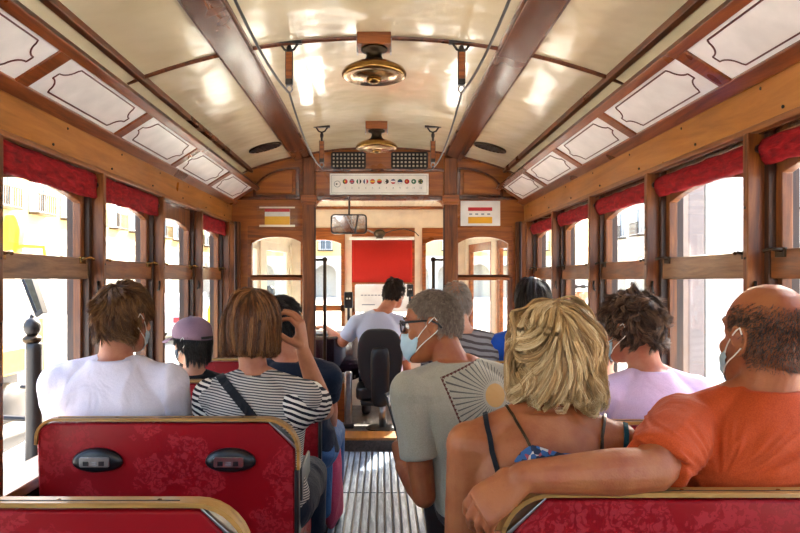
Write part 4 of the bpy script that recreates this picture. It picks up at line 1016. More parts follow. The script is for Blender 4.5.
def strap(name, keys, pts, width, mat, root, th=.003):
    dense = []
    for (a, b), (c, d) in zip(pts[:-1], pts[1:]):
        for q in range(8): dense.append((a+(c-a)*q/8, b+(d-b)*q/8))
    dense.append(pts[-1]); P = on_surface(keys, dense); rings = []
    P = [p for i, p in enumerate(P) if i == 0 or (p[0]-P[i-1][0]).length < .12]
    for i, (p, n) in enumerate(P):
        t = (P[min(i+1, len(P)-1)][0]-P[max(i-1, 0)][0]).normalized(); x = t.cross(n).normalized(); n2 = x.cross(t)
        rings.append([p+x*width/2, p+x*width/2+n2*th, p-x*width/2+n2*th, p-x*width/2])
    return part(name, MB().loft(rings), mat, root)
def kids(root, *names): return [c for c in root.children if c.name.split('.')[0] in names]
strap('bag_strap', kids(r, 'body', 'tshirt', 'wide_striped_sleeve'), [(211, 366), (220, 376), (236, 396), (252, 416), (258, 424)], .028, DARKC, r)
gl = thing('shoulder_bag', 'black shoulder bag on the bench beside the woman in stripes', 'bag', (-.275, 2.20, .42)); part('bag_body', MB().prism(rrect(2.10, 2.34, .42, .64, .04), lambda u, v, d: (d, u, v), -.29, -.235), VIN, gl, bevel=.015); part('flap', MB().prism(rrect(2.095, 2.345, .54, .65, .03), lambda u, v, d: (d, u, v), -.234, -.226), BLK, gl, bevel=.003)
# 3 ---- child with cap
k = 'cap'; r = person(k, 'child in mauve baseball cap and black t-shirt turned to the left window', W(192, 340, 2.94), W(192, 386, 2.93), (W(196, 0, 2.95).x, 2.95, .47), .84, (62, -6, 0), 25, 0, .95, .95, .165, SK_LIGHT, DARKC, .6, JEANS, voxel=.007)
_, _, _, _, R, H, s = BODIES[k]
hair('hair', H, R, s, hairmat('black hair', '#060506', '#15110f', '#2c2420'), r, lambda d: m_full(d, -.8, .35), 3500, 160, .07, .2, 6, .12, .5, .12, 12, None, .05, .0014, seed=4)
T = lambda p: H+R @ (V(p)*s); CAPM = cloth('mauve cap cotton', '#8a7080', '#7a6070', bstr=.15)
rings = []
for z, kk in ((.012, 1.09), (.03, 1.10), (.06, 1.08), (.085, .95), (.105, .72), (.118, .40), (.123, .05)): rings.append([T((.083*kk*math.cos(t), -.004+.104*kk*math.sin(t), z-(.02*math.sin(-t) if z < .02 else 0))) for t in np.linspace(0, 2*math.pi, 41)[:-1]])
cap_ = part('baseball_cap', MB().loft(rings), CAPM, r, smooth=True)
rings = []
for u in np.linspace(-1, 1, 15):
    a = u*.95; base = V((.088*math.sin(a), -.004+.108*math.cos(a), .02)); tip = V((.075*u, .105+.075*math.sqrt(max(0, 1-u*u)), .008-.012*u*u)); rings.append([T(base+V((0, 0, .004))), T((base+tip)/2+V((0, 0, .007))), T(tip+V((0, 0, .003))), T(tip), T((base+tip)/2+V((0, 0, .003))), T(base)])
part('brim', MB().loft(rings), CAPM, cap_, smooth=True); part('button', MB().ellipsoid(T((0, -.004, .124)), (.007, .007, .004)), CAPM, cap_, smooth=True)
part('adjuster_strap', MB().tube([T((.088*math.sin(a), -.004-.112*math.cos(a), .006)) for a in np.linspace(-.5, .5, 7)], .006, 6), BLK, cap_)
face_mask(H, R, s, MASKD, r)
# 4 ---- dark haired person in navy on the left aisle, third row
k = 'navy'; r = person(k, 'person with black hair and navy t-shirt on the left aisle beyond the woman', W(280, 321, 2.98), W(291, 374, 2.95), (W(298, 0, 2.95).x, 2.95, .49), .97, (-12, -4, 0), -8, 0, 1, 1, .175, SK_TAN, NAVY, .85, JEANS, voxel=.007,
    arms={'R': dict(el=W(329, 402, 3.0), wr=W(331, 432, 3.2))})
_, _, _, _, R, H, s = BODIES[k]
hair('hair', H, R, s, bpy.data.materials['black hair'], r, lambda d: m_full(d, -.62, .35), 4500, 200, .045, .2, 5, .25, .1, .2, 14, None, .06, .0014, seed=8)
face_mask(H, R, s, MASKM, r)
g = thing('pink_bag', 'pink and blue cloth bag hanging by the aisle beside the third left bench', 'bag', (-.205, 3.22, .02))
part('bag_body', fuse(MB().chain([(-.215, 3.22, .14), (-.22, 3.2, .50)], [.06, .045]).ellipsoid((-.215, 3.2, .25), (.05, .10, .2)), .01, 4, fold(.004, (10, 10, 6), 3)), cloth('pink cloth', '#c24a68', '#a83a58'), g)
part('blue_lining', fuse(MB().chain([(-.245, 3.08, .18), (-.25, 3.06, .44)], [.04, .055]), .01, 3), JEANS, g)
# 5 ---- driver
k = 'driver'; LB = cloth('pale blue uniform shirt', '#bcc6dc', '#aab6d0', bstr=.3)
r = person(k, 'driver in a pale blue short-sleeved shirt at the controls', W(394, 293, 5.42), W(378, 321, 5.40), (W(381, 0, 5.4).x, 5.40, .50), .98, (-32, -6, 4), 4, 0, 1.0, 1, .175, SK_TAN, LB, .75, NAVY, voxel=.008, floor=.08,
    arms={'L': dict(el=W(343, 343, 5.45), wr=W(325, 327, 5.62), hd=(-.5, .5, 0), hn=(0, 0, -1)), 'R': dict(el=W(407, 370, 5.5))}, shirtname='uniform_shirt')
_, _, _, _, R, H, s = BODIES[k]
hair('hair', H, R, s, hairmat('dark brown hair', '#0f0a08', '#241812', '#3e2c20'), r, lambda d: m_full(d, -.5, .4), 3500, 160, .035, .2, 4, .25, .05, .15, 14, None, .05, .0016, seed=9)
face_mask(H, R, s, MASKW, r)
# 6 ---- man in the sun print t-shirt
def sunshirt():
    t = NT('grey green jersey with sun print'); tc = t.n('ShaderNodeTexCoord'); sp = t.n('ShaderNodeSeparateXYZ'); t.l(tc.outputs['Object'], sp.inputs[0])
    root_x, root_z = .385, .02
    def loc(x, y): p = W(x, y, 2.07); return (p.x-root_x, p.z-root_z)
    cx, cz = loc(499, 399); X, Z = sp.outputs[0], sp.outputs[2]
    ax, az = loc(443, 380); bx, bz = loc(510, 353); dx_, dz_ = bx-ax, bz-az; L = math.hypot(dx_, dz_); ux, uz = dx_/L, dz_/L; ex, ez = loc(463, 428); vx, vz = ex-ax, ez-az; L2 = math.hypot(vx, vz); wx, wz = vx/L2, vz/L2
    def lin2(a, b, c): return t.math('ADD', t.math('ADD', t.math('MULTIPLY', X, a), t.math('MULTIPLY', Z, b)), c)
    # distances from the two printed edges
    n1 = (uz, -ux); sg = 1 if (n1[0]*(cx-ax)+n1[1]*(cz-az)) > 0 else -1; e1 = lin2(n1[0]*sg, n1[1]*sg, -sg*(n1[0]*ax+n1[1]*az))
    n2 = (wz, -wx); sg2 = 1 if (n2[0]*(cx-ax)+n2[1]*(cz-az)) > 0 else -1; e2 = lin2(n2[0]*sg2, n2[1]*sg2, -sg2*(n2[0]*ax+n2[1]*az))
    side_ = lin2(ux, uz, -(ux*ax+uz*az)); sid2 = lin2(wx, wz, -(wx*ax+wz*az))
    inside = t.math('MULTIPLY', t.math('GREATER_THAN', e1, .006), t.math('GREATER_THAN', e2, .006))
    inside = t.math('MULTIPLY', inside, t.math('MULTIPLY', t.math('LESS_THAN', side_, .27), t.math('LESS_THAN', sid2, .27)))
    px_ = t.math('SUBTRACT', X, cx); pz = t.math('SUBTRACT', Z, cz); rad = t.math('SQRT', t.math('ADD', t.math('MULTIPLY', px_, px_), t.math('MULTIPLY', pz, pz)))
    ang = t.math('ARCTAN2', pz, px_); ray = t.math('GREATER_THAN', t.math('COSINE', t.math('MULTIPLY', ang, 44)), .72)
    ray = t.math('MULTIPLY', t.math('MULTIPLY', ray, t.math('GREATER_THAN', rad, .042)), inside); disc_ = t.math('LESS_THAN', rad, .034)
    def tri(e, sd): fr_ = t.math('ABSOLUTE', t.math('SUBTRACT', t.math('FRACT', t.math('MULTIPLY', sd, 75)), .5)); h = t.math('MULTIPLY', t.math('SUBTRACT', .5, fr_), .018); return t.math('MULTIPLY', t.math('GREATER_THAN', t.math('ADD', e, .004), 0), t.math('LESS_THAN', t.math('ADD', e, .004), h))
    tr = t.math('MULTIPLY', t.math('MULTIPLY', tri(e1, side_), t.math('GREATER_THAN', side_, -.004)), t.math('LESS_THAN', side_, .27)); tr2 = t.math('MULTIPLY', t.math('MULTIPLY', tri(e2, sid2), t.math('GREATER_THAN', sid2, -.004)), t.math('LESS_THAN', sid2, .27))
    ln = t.math('MULTIPLY', t.math('LESS_THAN', t.math('ABSOLUTE', e1), .0012), t.math('GREATER_THAN', side_, 0)); ln2 = t.math('MULTIPLY', t.math('LESS_THAN', t.math('ABSOLUTE', e2), .0012), t.math('GREATER_THAN', sid2, 0))
    back = t.math('LESS_THAN', sp.outputs[1], .02)
    w_ = t.noise(tc.outputs['Object'], 400, 2); base = t.ramp(w_, [(.35, lin('#968f7c')), (.65, lin('#a59f8d'))])
    c = t.mix(t.math('MULTIPLY', ray, back), base, lin('#545149')); c = t.mix(t.math('MULTIPLY', disc_, back), c, lin('#b98f55'))
    for q in (tr, tr2, ln, ln2): c = t.mix(t.math('MULTIPLY', q, back), c, lin('#54281f'))
    t.bsdf(c, .85, sheen=.2, spec=.2, bump=t.noise(tc.outputs['Object'], 7, 3, .5, 1), bstr=.4, bdist=.02); return t.m
k = 'sun'; r = person(k, 'grey haired man in glasses and sun print t-shirt, face turned left', W(433, 325, 2.24), W(459, 384, 2.21), (.385, 2.20, .50), 1.0, (74, -7, 6), 26, 0, 1.02, .95, .182, SK_RED, sunshirt(), .62, DARKT, voxel=.0045, amp=.009,
    arms={'L': dict(el=W(424, 496, 2.13), wr=W(402, 466, 2.42), hd=(-.15, .4, .9), hn=(.6, .5, 0), side=-1, kw=dict(curls=(55, 55, 50, 50), fr=.009))})
_, _, J, _, R, H, s = BODIES[k]; T = lambda p: H+R @ (V(p)*s)
hair('hair', H, R, s, hairmat('short grey hair', '#5c4c40', '#907f70', '#bdae9e'), r, lambda d: m_full(np.stack([d[:, 0], d[:, 1], d[:, 2]+.1*vnoise(d, 9, 2)], 1), -.50, .46, .02), 15000, 1500, .009, .3, 2, .25, .0, .1, 20, None, .012, .0005, seed=6, cap=True, capin=1.004, conv=.1, h0=1.002)
mk = face_mask(H, R, s, MASKM, r)
gm = MB()
for e in (-1, 1):
    fr_ = [T((e*(.033+.026*math.copysign(abs(math.cos(a))**.6, math.cos(a))), .100-.004*abs(math.cos(a)), .004+.019*math.copysign(abs(math.sin(a))**.6, math.sin(a)))) for a in np.linspace(0, 2*math.pi, 25)]
    gm.tube(fr_, .0026, 8); gm.tube([T((e*.059, .098, .012)), T((e*.074, .088, .014)), T((e*.079, .03, .012)), T((e*.084, -.012, .010)), T((e*.083, -.035, -.004)), T((e*.081, -.045, -.018))], [.003, .0038, .0034, .003, .003, .0035], 8)
gm.tube([T((-.008, .102, .010)), T((0, .105, .013)), T((.008, .102, .010))], .003, 8)
gs = part('glasses', gm, BLK, r, smooth=True)
for e in (-1, 1): part('lens', MB().prism([(e*.033+.024*math.cos(a), .004+.018*math.sin(a)) for a in np.linspace(0, 2*math.pi, 21)[:-1]], lambda u, v, d: T((u, d, v)), .0985, .1), GLASS, gs)
ph = thing('mobile_phone', 'dark mobile phone held by the man in the sun print t-shirt', 'phone', W(398, 440, 2.47))
a = W(388, 392, 2.5); b = W(402, 440, 2.46); d = (b-a).normalized(); x = V((.35, .9, 0)).normalized(); n = d.cross(x).normalized()
part('case', MB().add([a+x*i*.035+n*j*.004+(b-a)*k_ for i in (-1, 1) for j in (-1, 1) for k_ in (0, 1)], [(0, 1, 3, 2), (4, 6, 7, 5), (0, 4, 5, 1), (2, 3, 7, 6), (0, 2, 6, 4), (1, 5, 7, 3)]), BLK, ph, bevel=.003)
part('screen', MB().add([a+x*i*.031+n*(.0045 if j > 0 else .004)+(b-a)*(.06+.88*k_) for i in (-1, 1) for j in (-1, 1) for k_ in (0, 1)], [(0, 1, 3, 2), (4, 6, 7, 5), (0, 4, 5, 1), (2, 3, 7, 6), (0, 2, 6, 4), (1, 5, 7, 3)]), PUR, ph)
# 7 ---- boy in lilac
k = 'lilac'; r = person(k, 'boy with curly dark brown hair and lilac t-shirt by the right window', W(633, 328, 2.18), W(649, 391, 2.15), (W(655, 0, 2.15).x, 2.15, .50), .93, (34, -4, 0), 8, 0, .95, .95, .165, SK_TAN, cloth('lilac cotton jersey', '#d3bedb', '#c6aecf', bstr=.35), .6, BEIGE, voxel=.0055, amp=.009)
_, _, _, _, R, H, s = BODIES[k]
hair('hair', H, R, s, hairmat('curly dark brown hair', '#23160e', '#50382a', '#8c6c52'), r, lambda d: m_full(d, -.52, .35), 12000, 1100, .050, .25, 9, .16, .12, .75, 38, None, .20, .0008, seed=21, conv=.5, tonespread=.35)
face_mask(H, R, s, MASKM, r)
# 8 ---- blonde woman
k = 'blonde'; r = person(k, 'woman with wavy shoulder length blonde hair and bare tanned shoulders', W(556, 350, 1.53), W(543, 440, 1.495), (W(545, 0, 1.5).x, 1.50, .50), .98, (-6, 2, 0), 0, 0, .98, .95, .165, SK_DEEP, None, 0, NAVY, voxel=.0045, fem=True, neckr=.05,
    arms={'L': dict(el=W(460, 556, 1.52), wr=W(470, 560, 1.75)), 'R': dict(el=(W(628, 0, 1.5).x, 1.6, .64))})
_, _, J, fr, R, H, s = BODIES[k]
def combw(d, nn): w = np.clip((d[:, 2]-.4)*2.2, 0, 1)*np.clip(d[:, 1]+.8, 0, 1); return np.stack([np.sign(d[:, 0]+.05)*w, -.35*np.ones(len(d)), -.7*np.ones(len(d))], 1)
hair('hair', H, R, s, hairmat('ash blonde hair', '#866640', '#c6a26c', '#eedcb2', .42), r, lambda d: m_full(d, -.5, .45, 0), 19000, 600, .29, .14, 18, .10, .24, .55, 17, combw, .21, .00085, zcut=-.105, seed=14, conv=.42, tonespread=.34, maxr=.113)
FLOR = NT('blue floral dress'); _v = FLOR.coord(); _w = FLOR.n('ShaderNodeTexVoronoi'); _w.inputs['Scale'].default_value = 95; FLOR.l(_v, _w.inputs['Vector']); _s = FLOR.n('ShaderNodeSeparateColor'); FLOR.l(_w.outputs['Color'], _s.inputs[0])
FLOR.bsdf(FLOR.ramp(_s.outputs[0], [(0, lin('#16233f')), (.3, lin('#2c5c94')), (.55, lin('#1d1a2c')), (.72, lin('#9a4256')), (.86, lin('#c9c4bd'))], 'CONSTANT'), .8); FLOR = FLOR.m
m = MB(); torso(m, fr, .008, -.2, .5)
dr = part('dress', fuse(m, .0065, 3, fold(.004, (9, 9, 4), 2), 'dress'), FLOR, r)
bd = kids(r, 'body')
strap('black_strap', bd, [(485, 408), (487, 425), (492, 450), (500, 476)], .011, DARKC, r); strap('black_strap', bd, [(618, 404), (624, 418), (626, 435), (625, 448)], .010, cloth('dark teal strap', '#17414a'), r)
strap('chain_strap', bd, [(504, 403), (516, 420), (527, 440), (532, 452)], .006, BRONZE, r, .004); strap('chain_strap', bd, [(606, 402), (603, 425), (600, 452)], .006, BRONZE, r, .004)
tp = strap('bodice_edge', bd, [(520, 466), (526, 458), (533, 453), (545, 457), (560, 461), (580, 462), (600, 462)], .030, FLOR, r, .006)
# 9 ---- man in the orange-red t-shirt
def redx(co):
    sx, sy, sz = W(690, 425, 1.45); dx, dz = co[:, 0]-(sx+.03), co[:, 2]-(sz-.10)
    a = np.arctan2(dz, -dx+1e-5); rr = np.sqrt(dx*dx+dz*dz); w = vnoise(co, 7, 2)*1.4
    q = np.stack([a*5.5+w, rr*4, co[:, 1]*3], 1); f = 1-np.abs(vnoise(q, 1.9, 4))*5
    return .0072*f*np.clip(rr*9, 0, 1)*np.clip(1.5-rr*2.2, .35, 1)*np.clip((.955-co[:, 2])/.06, 0, 1)
k = 'red'; LA = dict(el=W(652, 470, 1.335), wr=W(524, 477, 1.275), hd=W(486, 496, 1.262)-W(524, 477, 1.275), hn=(.15, .65, -1), side=-1, kw=dict(curls=(34, 38, 42, 48), spread=3, thumb=(.8, .35, .6), tcurl=20, fr=.0096), hs=1.1)
LA['hd'] = (-.75, .05, -.55)
r = person(k, 'bald tanned man in orange-red t-shirt stretching his arm along the bench', W(767, 337, 1.50), W(757, 420, 1.50), (.80, 1.50, .50), 1.05, (12, 2, 3), 6, 0, 1.0, 1.05, .165, SK_RED, NT('x').m, .86, BEIGE, voxel=.0045, fem=False, neckr=.062, armr=1.12, arms={'L': LA, 'R': dict(el=(.99, 1.60, .70), wr=(.93, 1.82, .62))}, folds=fold(.004, (9, 9, 5), 6, extra=redx))
REDT = cloth('orange red cotton', '#b94a1a', '#a53c12', rough=.7, bstr=.4, sheen=.05); kids(r, 'tshirt')[0].data.materials[0] = REDT
_, _, J, fr, R, H, s = BODIES[k]
def m_bald(d):
    x, y, z = d.T; j = RNG.random(len(d)); base = m_full(d, -.72, .2, -.05) & (y < .35); top_ = np.clip((.60-z)/.35, 0, 1)*np.clip((z+.75)/.45, .1, 1); return base & (j < top_)
hair('hair', H, R, s, hairmat('cropped dark grey hair', '#1d1612', '#3b2e27', '#7a6a60'), r, m_bald, 7500, 900, .007, .3, 2, .35, .05, .2, 30, None, .010, .00042, seed=31, cap=False, conv=.05, h0=1.0)
face_mask(H, R, s, MASKM, r)
# 10 ---- balding man in striped shirt, front right
k = 'strip'; r = person(k, 'balding grey haired man in grey striped shirt near the front, right aisle', W(456, 303, 3.62), W(466, 346, 3.60), (W(470, 0, 3.6).x, 3.60, .50), 1.0, (-10, -4, 0), -6, 0, 1, 1, .18, SK_LIGHT, striped('grey and brown stripes', '#8f8a88', '#544a48', .03, .6, (.2, 0, 1), .004), .8, NAVY, voxel=.008, shirtname='striped_shirt')
_, _, _, _, R, H, s = BODIES[k]
hair('hair', H, R, s, hairmat('thin grey hair', '#6a6058', '#a0958a', '#c8c0b6'), r, lambda d: m_full(d, -.55, .45, 0) & (RNG.random(len(d)) < np.clip((1.0-d[:, 2])*1.1, .12, 1)), 5000, 260, .02, .3, 3, .3, .0, .1, 20, None, .02, .0009, seed=33, cap=False, conv=.2, h0=1.0)
face_mask(H, R, s, MASKM, r)
# 11 ---- woman in blue
k = 'blue'; r = person(k, 'woman with short dark hair and royal blue top near the front right window', W(532, 299, 3.64), W(526, 344, 3.60), (W(528, 0, 3.6).x, 3.60, .50), 1.0, (18, -4, 0), 6, 0, .95, 1, .17, SK_LIGHT, cloth('royal blue cotton', '#1d4fa8', '#1a449a'), .7, NAVY, voxel=.008, fem=True, neckr=.048)
_, _, _, _, R, H, s = BODIES[k]
hair('hair', H, R, s, hairmat('dark greying hair', '#12100f', '#2e2a28', '#6c665f', .35), r, lambda d: m_full(d, -.6, .45, 0), 5000, 200, .15, .15, 10, .15, .3, .12, 10, combpart, .14, .0014, zcut=-.09, seed=36, conv=.3)
# 12 ---- child between blonde woman and boy
k = 'small'; r = person(k, 'small passenger in grey hooded top partly hidden between the blonde woman and the boy', W(600, 344, 2.93), W(600, 388, 2.90), (W(602, 0, 2.9).x, 2.88, .47), .82, (30, -4, 0), 5, 0, .95, 1, .16, SK_LIGHT, cloth('grey cotton', '#8d8a8a'), 1.6, JEANS, voxel=.008, shirtname='hooded_top')
_, _, _, _, R, H, s = BODIES[k]
hair('hair', H, R, s, hairmat('grey brown hair', '#3a322c', '#6e645c', '#a39a90'), r, lambda d: m_full(d, -.6, .4), 3500, 160, .06, .2, 6, .2, .3, .3, 14, None, .08, .0014, seed=38)
# ------------------------------------------------------------------ outside
GZ = -.62
PAVE = NT('pale stone paving'); _v = PAVE.coord((1, 1, 1)); _n = PAVE.noise(_v, 1.2, 5); _br = PAVE.n('ShaderNodeTexBrick'); _br.inputs['Scale'].default_value = 3; _br.inputs['Mortar Size'].default_value = .01
PAVE.l(_v, _br.inputs['Vector']); _br.inputs['Color1'].default_value = lin('#cfcac0'); _br.inputs['Color2'].default_value = lin('#c2bdb4'); _br.inputs['Mortar'].default_value = lin('#9a958c')
PAVE.bsdf(PAVE.mix(.35, _br.outputs[0], PAVE.ramp(_n, [(.3, lin('#aeb0b2')), (.7, lin('#d8d4ca'))])), .8); PAVE = PAVE.m
struct('ground_street', MB().box(-60, 60, -25, 90, GZ-.3, GZ), PAVE, label='pale sunlit stone paved street outside the tram')
YELW = plain('ochre facade', '#e6c98a', .85); STONE = plain('pale limestone', '#e4ddcf', .85); GLD = plain('dark window glass', '#7d8b96', .15); SHUT = plain('white window joinery', '#efeee8', .6)
def building(name, label, s, X, y0, y1, H=11, pitch=3.2, body=YELW, axis='x'):
    # facade plane at X facing the tram (axis x) or at Y (axis y)
    if axis == 'x': f = lambda u, v, d: (X+s*d, u, v)
    else: f = lambda u, v, d: (u, X+d, v)
    r = thing(name, label, 'building', (X if axis == 'x' else (y0+y1)/2, (y0+y1)/2 if axis == 'x' else X, GZ))
    part('upper_storeys', MB().prism([(y0, GZ+4.3), (y1, GZ+4.3), (y1, GZ+H), (y0, GZ+H)], f, 0, 4), body, r)
    n = int((y1-y0)/pitch); arc = MB(); 
    part('arcade_back_wall', MB().prism([(y0, GZ), (y1, GZ), (y1, GZ+4.4), (y0, GZ+4.4)], f, 2.2, 4), STONE, r)
    for k in range(n):
        a, b = y0+k*pitch, y0+(k+1)*pitch; m_ = (a+b)/2; w = pitch*.36
        pts = [(a, GZ), (m_-w, GZ), (m_-w, GZ+2.4)]+[(m_-w*math.cos(t), GZ+2.4+w*math.sin(t)) for t in np.linspace(0, math.pi, 13)][1:]+[(m_+w, GZ), (b, GZ), (b, GZ+4.4), (a, GZ+4.4)]
        arc.prism(pts, f, 0, .7)
    part('arcade', arc, STONE, r)
    part('cornice', MB().prism([(y0, GZ+4.2), (y1, GZ+4.2), (y1, GZ+4.5), (y0, GZ+4.5)], f, -.25, 0).prism([(y0, GZ+H-.5), (y1, GZ+H-.5), (y1, GZ+H), (y0, GZ+H)], f, -.4, 0), STONE, r)
    for k in range(n):
        m_ = y0+(k+.5)*pitch
        for z in (GZ+5.2, GZ+8.2):
            if z+2.2 > GZ+H: continue
            w = part('window', MB().ring([(m_-.75, z-.1), (m_+.75, z-.1), (m_+.75, z+2.1), (m_-.75, z+2.1)], [(m_-.55, z+.1), (m_+.55, z+.1), (m_+.55, z+1.9), (m_-.55, z+1.9)], f, -.12, .05).prism([(m_-.04, z), (m_+.04, z), (m_+.04, z+2), (m_-.04, z+2)], f, -.06, .03), SHUT, r)
            part('pane', MB().prism([(m_-.6, z), (m_+.6, z), (m_+.6, z+2), (m_-.6, z+2)], f, -.03, .02), GLD, w)
            b = MB().prism([(m_-.85, z-.15), (m_+.85, z-.15), (m_+.85, z-.05), (m_-.85, z-.05)], f, -.55, 0)
            for q in range(9): u = m_-.8+q*.2; b.prism([(u-.02, z), (u+.02, z), (u+.02, z+.8), (u-.02, z+.8)], f, -.52, -.48)
            b.prism([(m_-.85, z+.8), (m_+.85, z+.8), (m_+.85, z+.86), (m_-.85, z+.86)], f, -.54, -.46)
            part('balcony', b, BRONZE, w)
    return r
building('arcade_building', 'ochre and white arcaded building seen through the left hand windows', -1, -17, 6, 70, 11, 3.2)
building('pale_building', 'pale building seen through the right hand windows', 1, 19, 4, 60, 9.5, 3.6, STONE)
building('corner_building', 'distant ochre building seen through the windscreen ahead of the driver', 1, 74, -18, 20, 11, 3.4, YELW, 'y')
# things by the left window
def at(px_, py_, Y): return W(px_, py_, Y)
YP = plain('yellow machine paint', '#e8b616', .4)
def truck_mirror():
    Y = 3.1; a = at(30, 300, Y); r = thing('truck_mirror', 'tall black framed vehicle wing mirror outside the nearest left window', 'mirror', a)
    fr = []
    P = [at(17, 270, Y), at(28, 268, Y), at(43, 313, Y), at(36, 318, Y)]
    th = Vector((0, .05, 0))
    cen = sum(P, Vector())/4
    out = [cen+(p-cen)*1.0 for p in P]; inn = [cen+(p-cen)*.80 for p in P]
    vs = out+inn+[p+th for p in out]+[p+th for p in inn]; fs = []
    for i in range(4):
        j = (i+1) % 4; fs += [(i, 4+i, 4+j, j), (8+i, 8+j, 12+j, 12+i), (i, j, 8+j, 8+i), (4+i, 12+i, 12+j, 4+j)]
    part('mirror_frame', MB().add(vs, fs), BLK, r, bevel=.006)
    part('mirror_glass', MB().add([p+Vector((0, .012, 0)) for p in inn]+[p+Vector((0, .04, 0)) for p in inn], [(0, 1, 2, 3), (7, 6, 5, 4), (0, 4, 5, 1), (1, 5, 6, 2), (2, 6, 7, 3), (3, 7, 4, 0)]), MIRR, r)
    part('bracket', MB().tube([at(23, 272, Y+.05), at(18, 266, Y+.05), at(-30, 262, Y+.05)], .012, 8), BLKM, r)
    return r
truck_mirror()
Yb = 3.4
a = at(34, 360, Yb); r = thing('street_bollard', 'dark rounded street bollard with a ribbed band outside the nearest left window', 'bollard', (a.x, Yb, GZ))
z = lambda y_: EYE-(y_-VY)*Yb/F
part('shaft', MB().lathe([(.07, 0), (.055, .1), (.045, .3), (.038, z(350)-GZ), (.040, z(344)-GZ), (.03, z(342)-GZ)], (a.x, Yb, GZ), 24), BLKM, r, smooth=True)
part('ring', MB().lathe([(.03, z(344)-GZ), (.046, z(341)-GZ), (.046, z(338)-GZ), (.03, z(335)-GZ)], (a.x-.01, Yb, GZ), 24), BRONZE, r, smooth=True)
part('head', MB().ellipsoid((a.x-.01, Yb, z(327)), (.042, .042, .05)).ellipsoid((a.x-.01, Yb, z(318)), (.012, .012, .02)), BLKM, r, smooth=True)
# yellow works vehicle: boom, mast and cab lower body
r = thing('works_truck', 'yellow works truck parked left of the tram with mast and boom', 'truck', (-4.4, 5.6, GZ))
part('mast', MB().tube([at(40, 430, 3.9), at(37, 318, 3.9)], .035, 10), plain('cream yellow pole', '#ead79a', .5), r)
c = at(12, 235, 6.6)
part('boom_head', MB().prism([(c.x-.08, c.z-.2), (c.x+.06, c.z-.2), (c.x+.09, c.z+.05), (c.x+.05, c.z+.2), (c.x-.06, c.z+.2), (c.x-.09, c.z+.05)], fx, 6.55, 6.7), YP, r, bevel=.03)
part('boom', MB().tube([at(2, 255, 6.6), at(22, 246, 6.6), at(44, 247, 6.6), at(46, 262, 6.6)], .02, 8), YP, r)
part('boom_cylinder', MB().tube([at(4, 225, 6.6), at(14, 262, 6.6)], .02, 8), CHROME, r)
part('deck', MB().box(-5.0, -4.0, 6.0, 7.6, .2, .5), YP, r, bevel=.03); part('chassis', MB().box(-4.9, -4.1, 6.0, 7.6, -.1, .2), BLKM, r)
part('column', MB().box(-3.98, -3.9, 6.6, 6.68, .4, c.z-.2), YP, r, bevel=.02)
for x in (-4.95, -4.05):
    for y in (6.3, 7.3): part('wheel', MB().lathe([(.05, -.1), (.33, -.1), (.37, -.06), (.37, .06), (.33, .1), (.05, .1)], (x, y, GZ+.37), 24, (1, 0, 0)), BLKM, r, smooth=True)
# motorbike-like parked scooter with a pale sheet, in shade at the kerb
def scooter(x, y, lb):
    r = thing('parked_scooter', lb, 'scooter', (x, y, GZ))
    for dy in (-.6, .6):
        part('wheel', MB().lathe([(.16, -.05), (.22, -.055), (.26, 0), (.22, .055), (.16, .05)], (x, y+dy, GZ+.26), 24, (1, 0, 0)), BLKM, r, smooth=True)
    part('body', fuse(MB().chain([(x, y-.55, GZ+.62), (x, y-.2, GZ+.66), (x, y+.1, GZ+.32), (x, y+.4, GZ+.36), (x, y+.5, GZ+.85)], [.14, .15, .09, .10, .08]), .02), WHITE, r)
    part('saddle', fuse(MB().chain([(x, y-.65, GZ+.80), (x, y-.1, GZ+.78)], [.09, .11]), .02), BLK, r)
    part('handlebar', MB().tube([(x-.32, y+.38, GZ+1.02), (x, y+.48, GZ+.98), (x+.32, y+.38, GZ+1.02)], .018, 8), BLKM, r)
    part('fork', MB().tube([(x, y+.48, GZ+.95), (x, y+.62, GZ+.26)], .03, 8), CHROME, r)
    part('headlamp', MB().ellipsoid((x, y+.58, GZ+.86), (.07, .05, .07)), CHROME, r, smooth=True)
scooter(-2.15, 3.75, 'pale scooter parked at the kerb below the nearest left window')
scooter(-2.5, 4.9, 'pale scooter parked at the kerb farther forward on the left')
# right side: pillar, white column, car
r = thing('street_pillar', 'brown grey square pillar outside the second nearest right window', 'pillar', (at(693, 300, 5.0).x, 5.0, GZ))
xc = at(693, 300, 5.0).x
part('shaft', MB().box(xc-.06, xc+.06, 4.94, 5.06, GZ, 4.2), plain('brown grey stone', '#8a7d78', .7), r, bevel=.01); part('base', MB().box(xc-.12, xc+.12, 4.88, 5.12, GZ, GZ+.5), STONE, r, bevel=.02)
part('side_strip', MB().box(xc+.075, xc+.13, 4.96, 5.06, GZ, 4.2), plain('grey stone', '#aba9a4', .7), r)
r = thing('white_column', 'broad white column outside the right windows behind the brown pillar', 'pillar', (at(725, 300, 5.6).x, 5.6, GZ))
xc = r.location.x; part('shaft', MB().lathe([(.2, 0), (.17, .3), (.15, 4.6), (.001, 4.6)], (xc, 5.6, GZ), 28), WHITEP, r, smooth=True); part('base', MB().box(xc-.24, xc+.24, 5.36, 5.84, GZ, GZ+.22), STONE, r, bevel=.02)
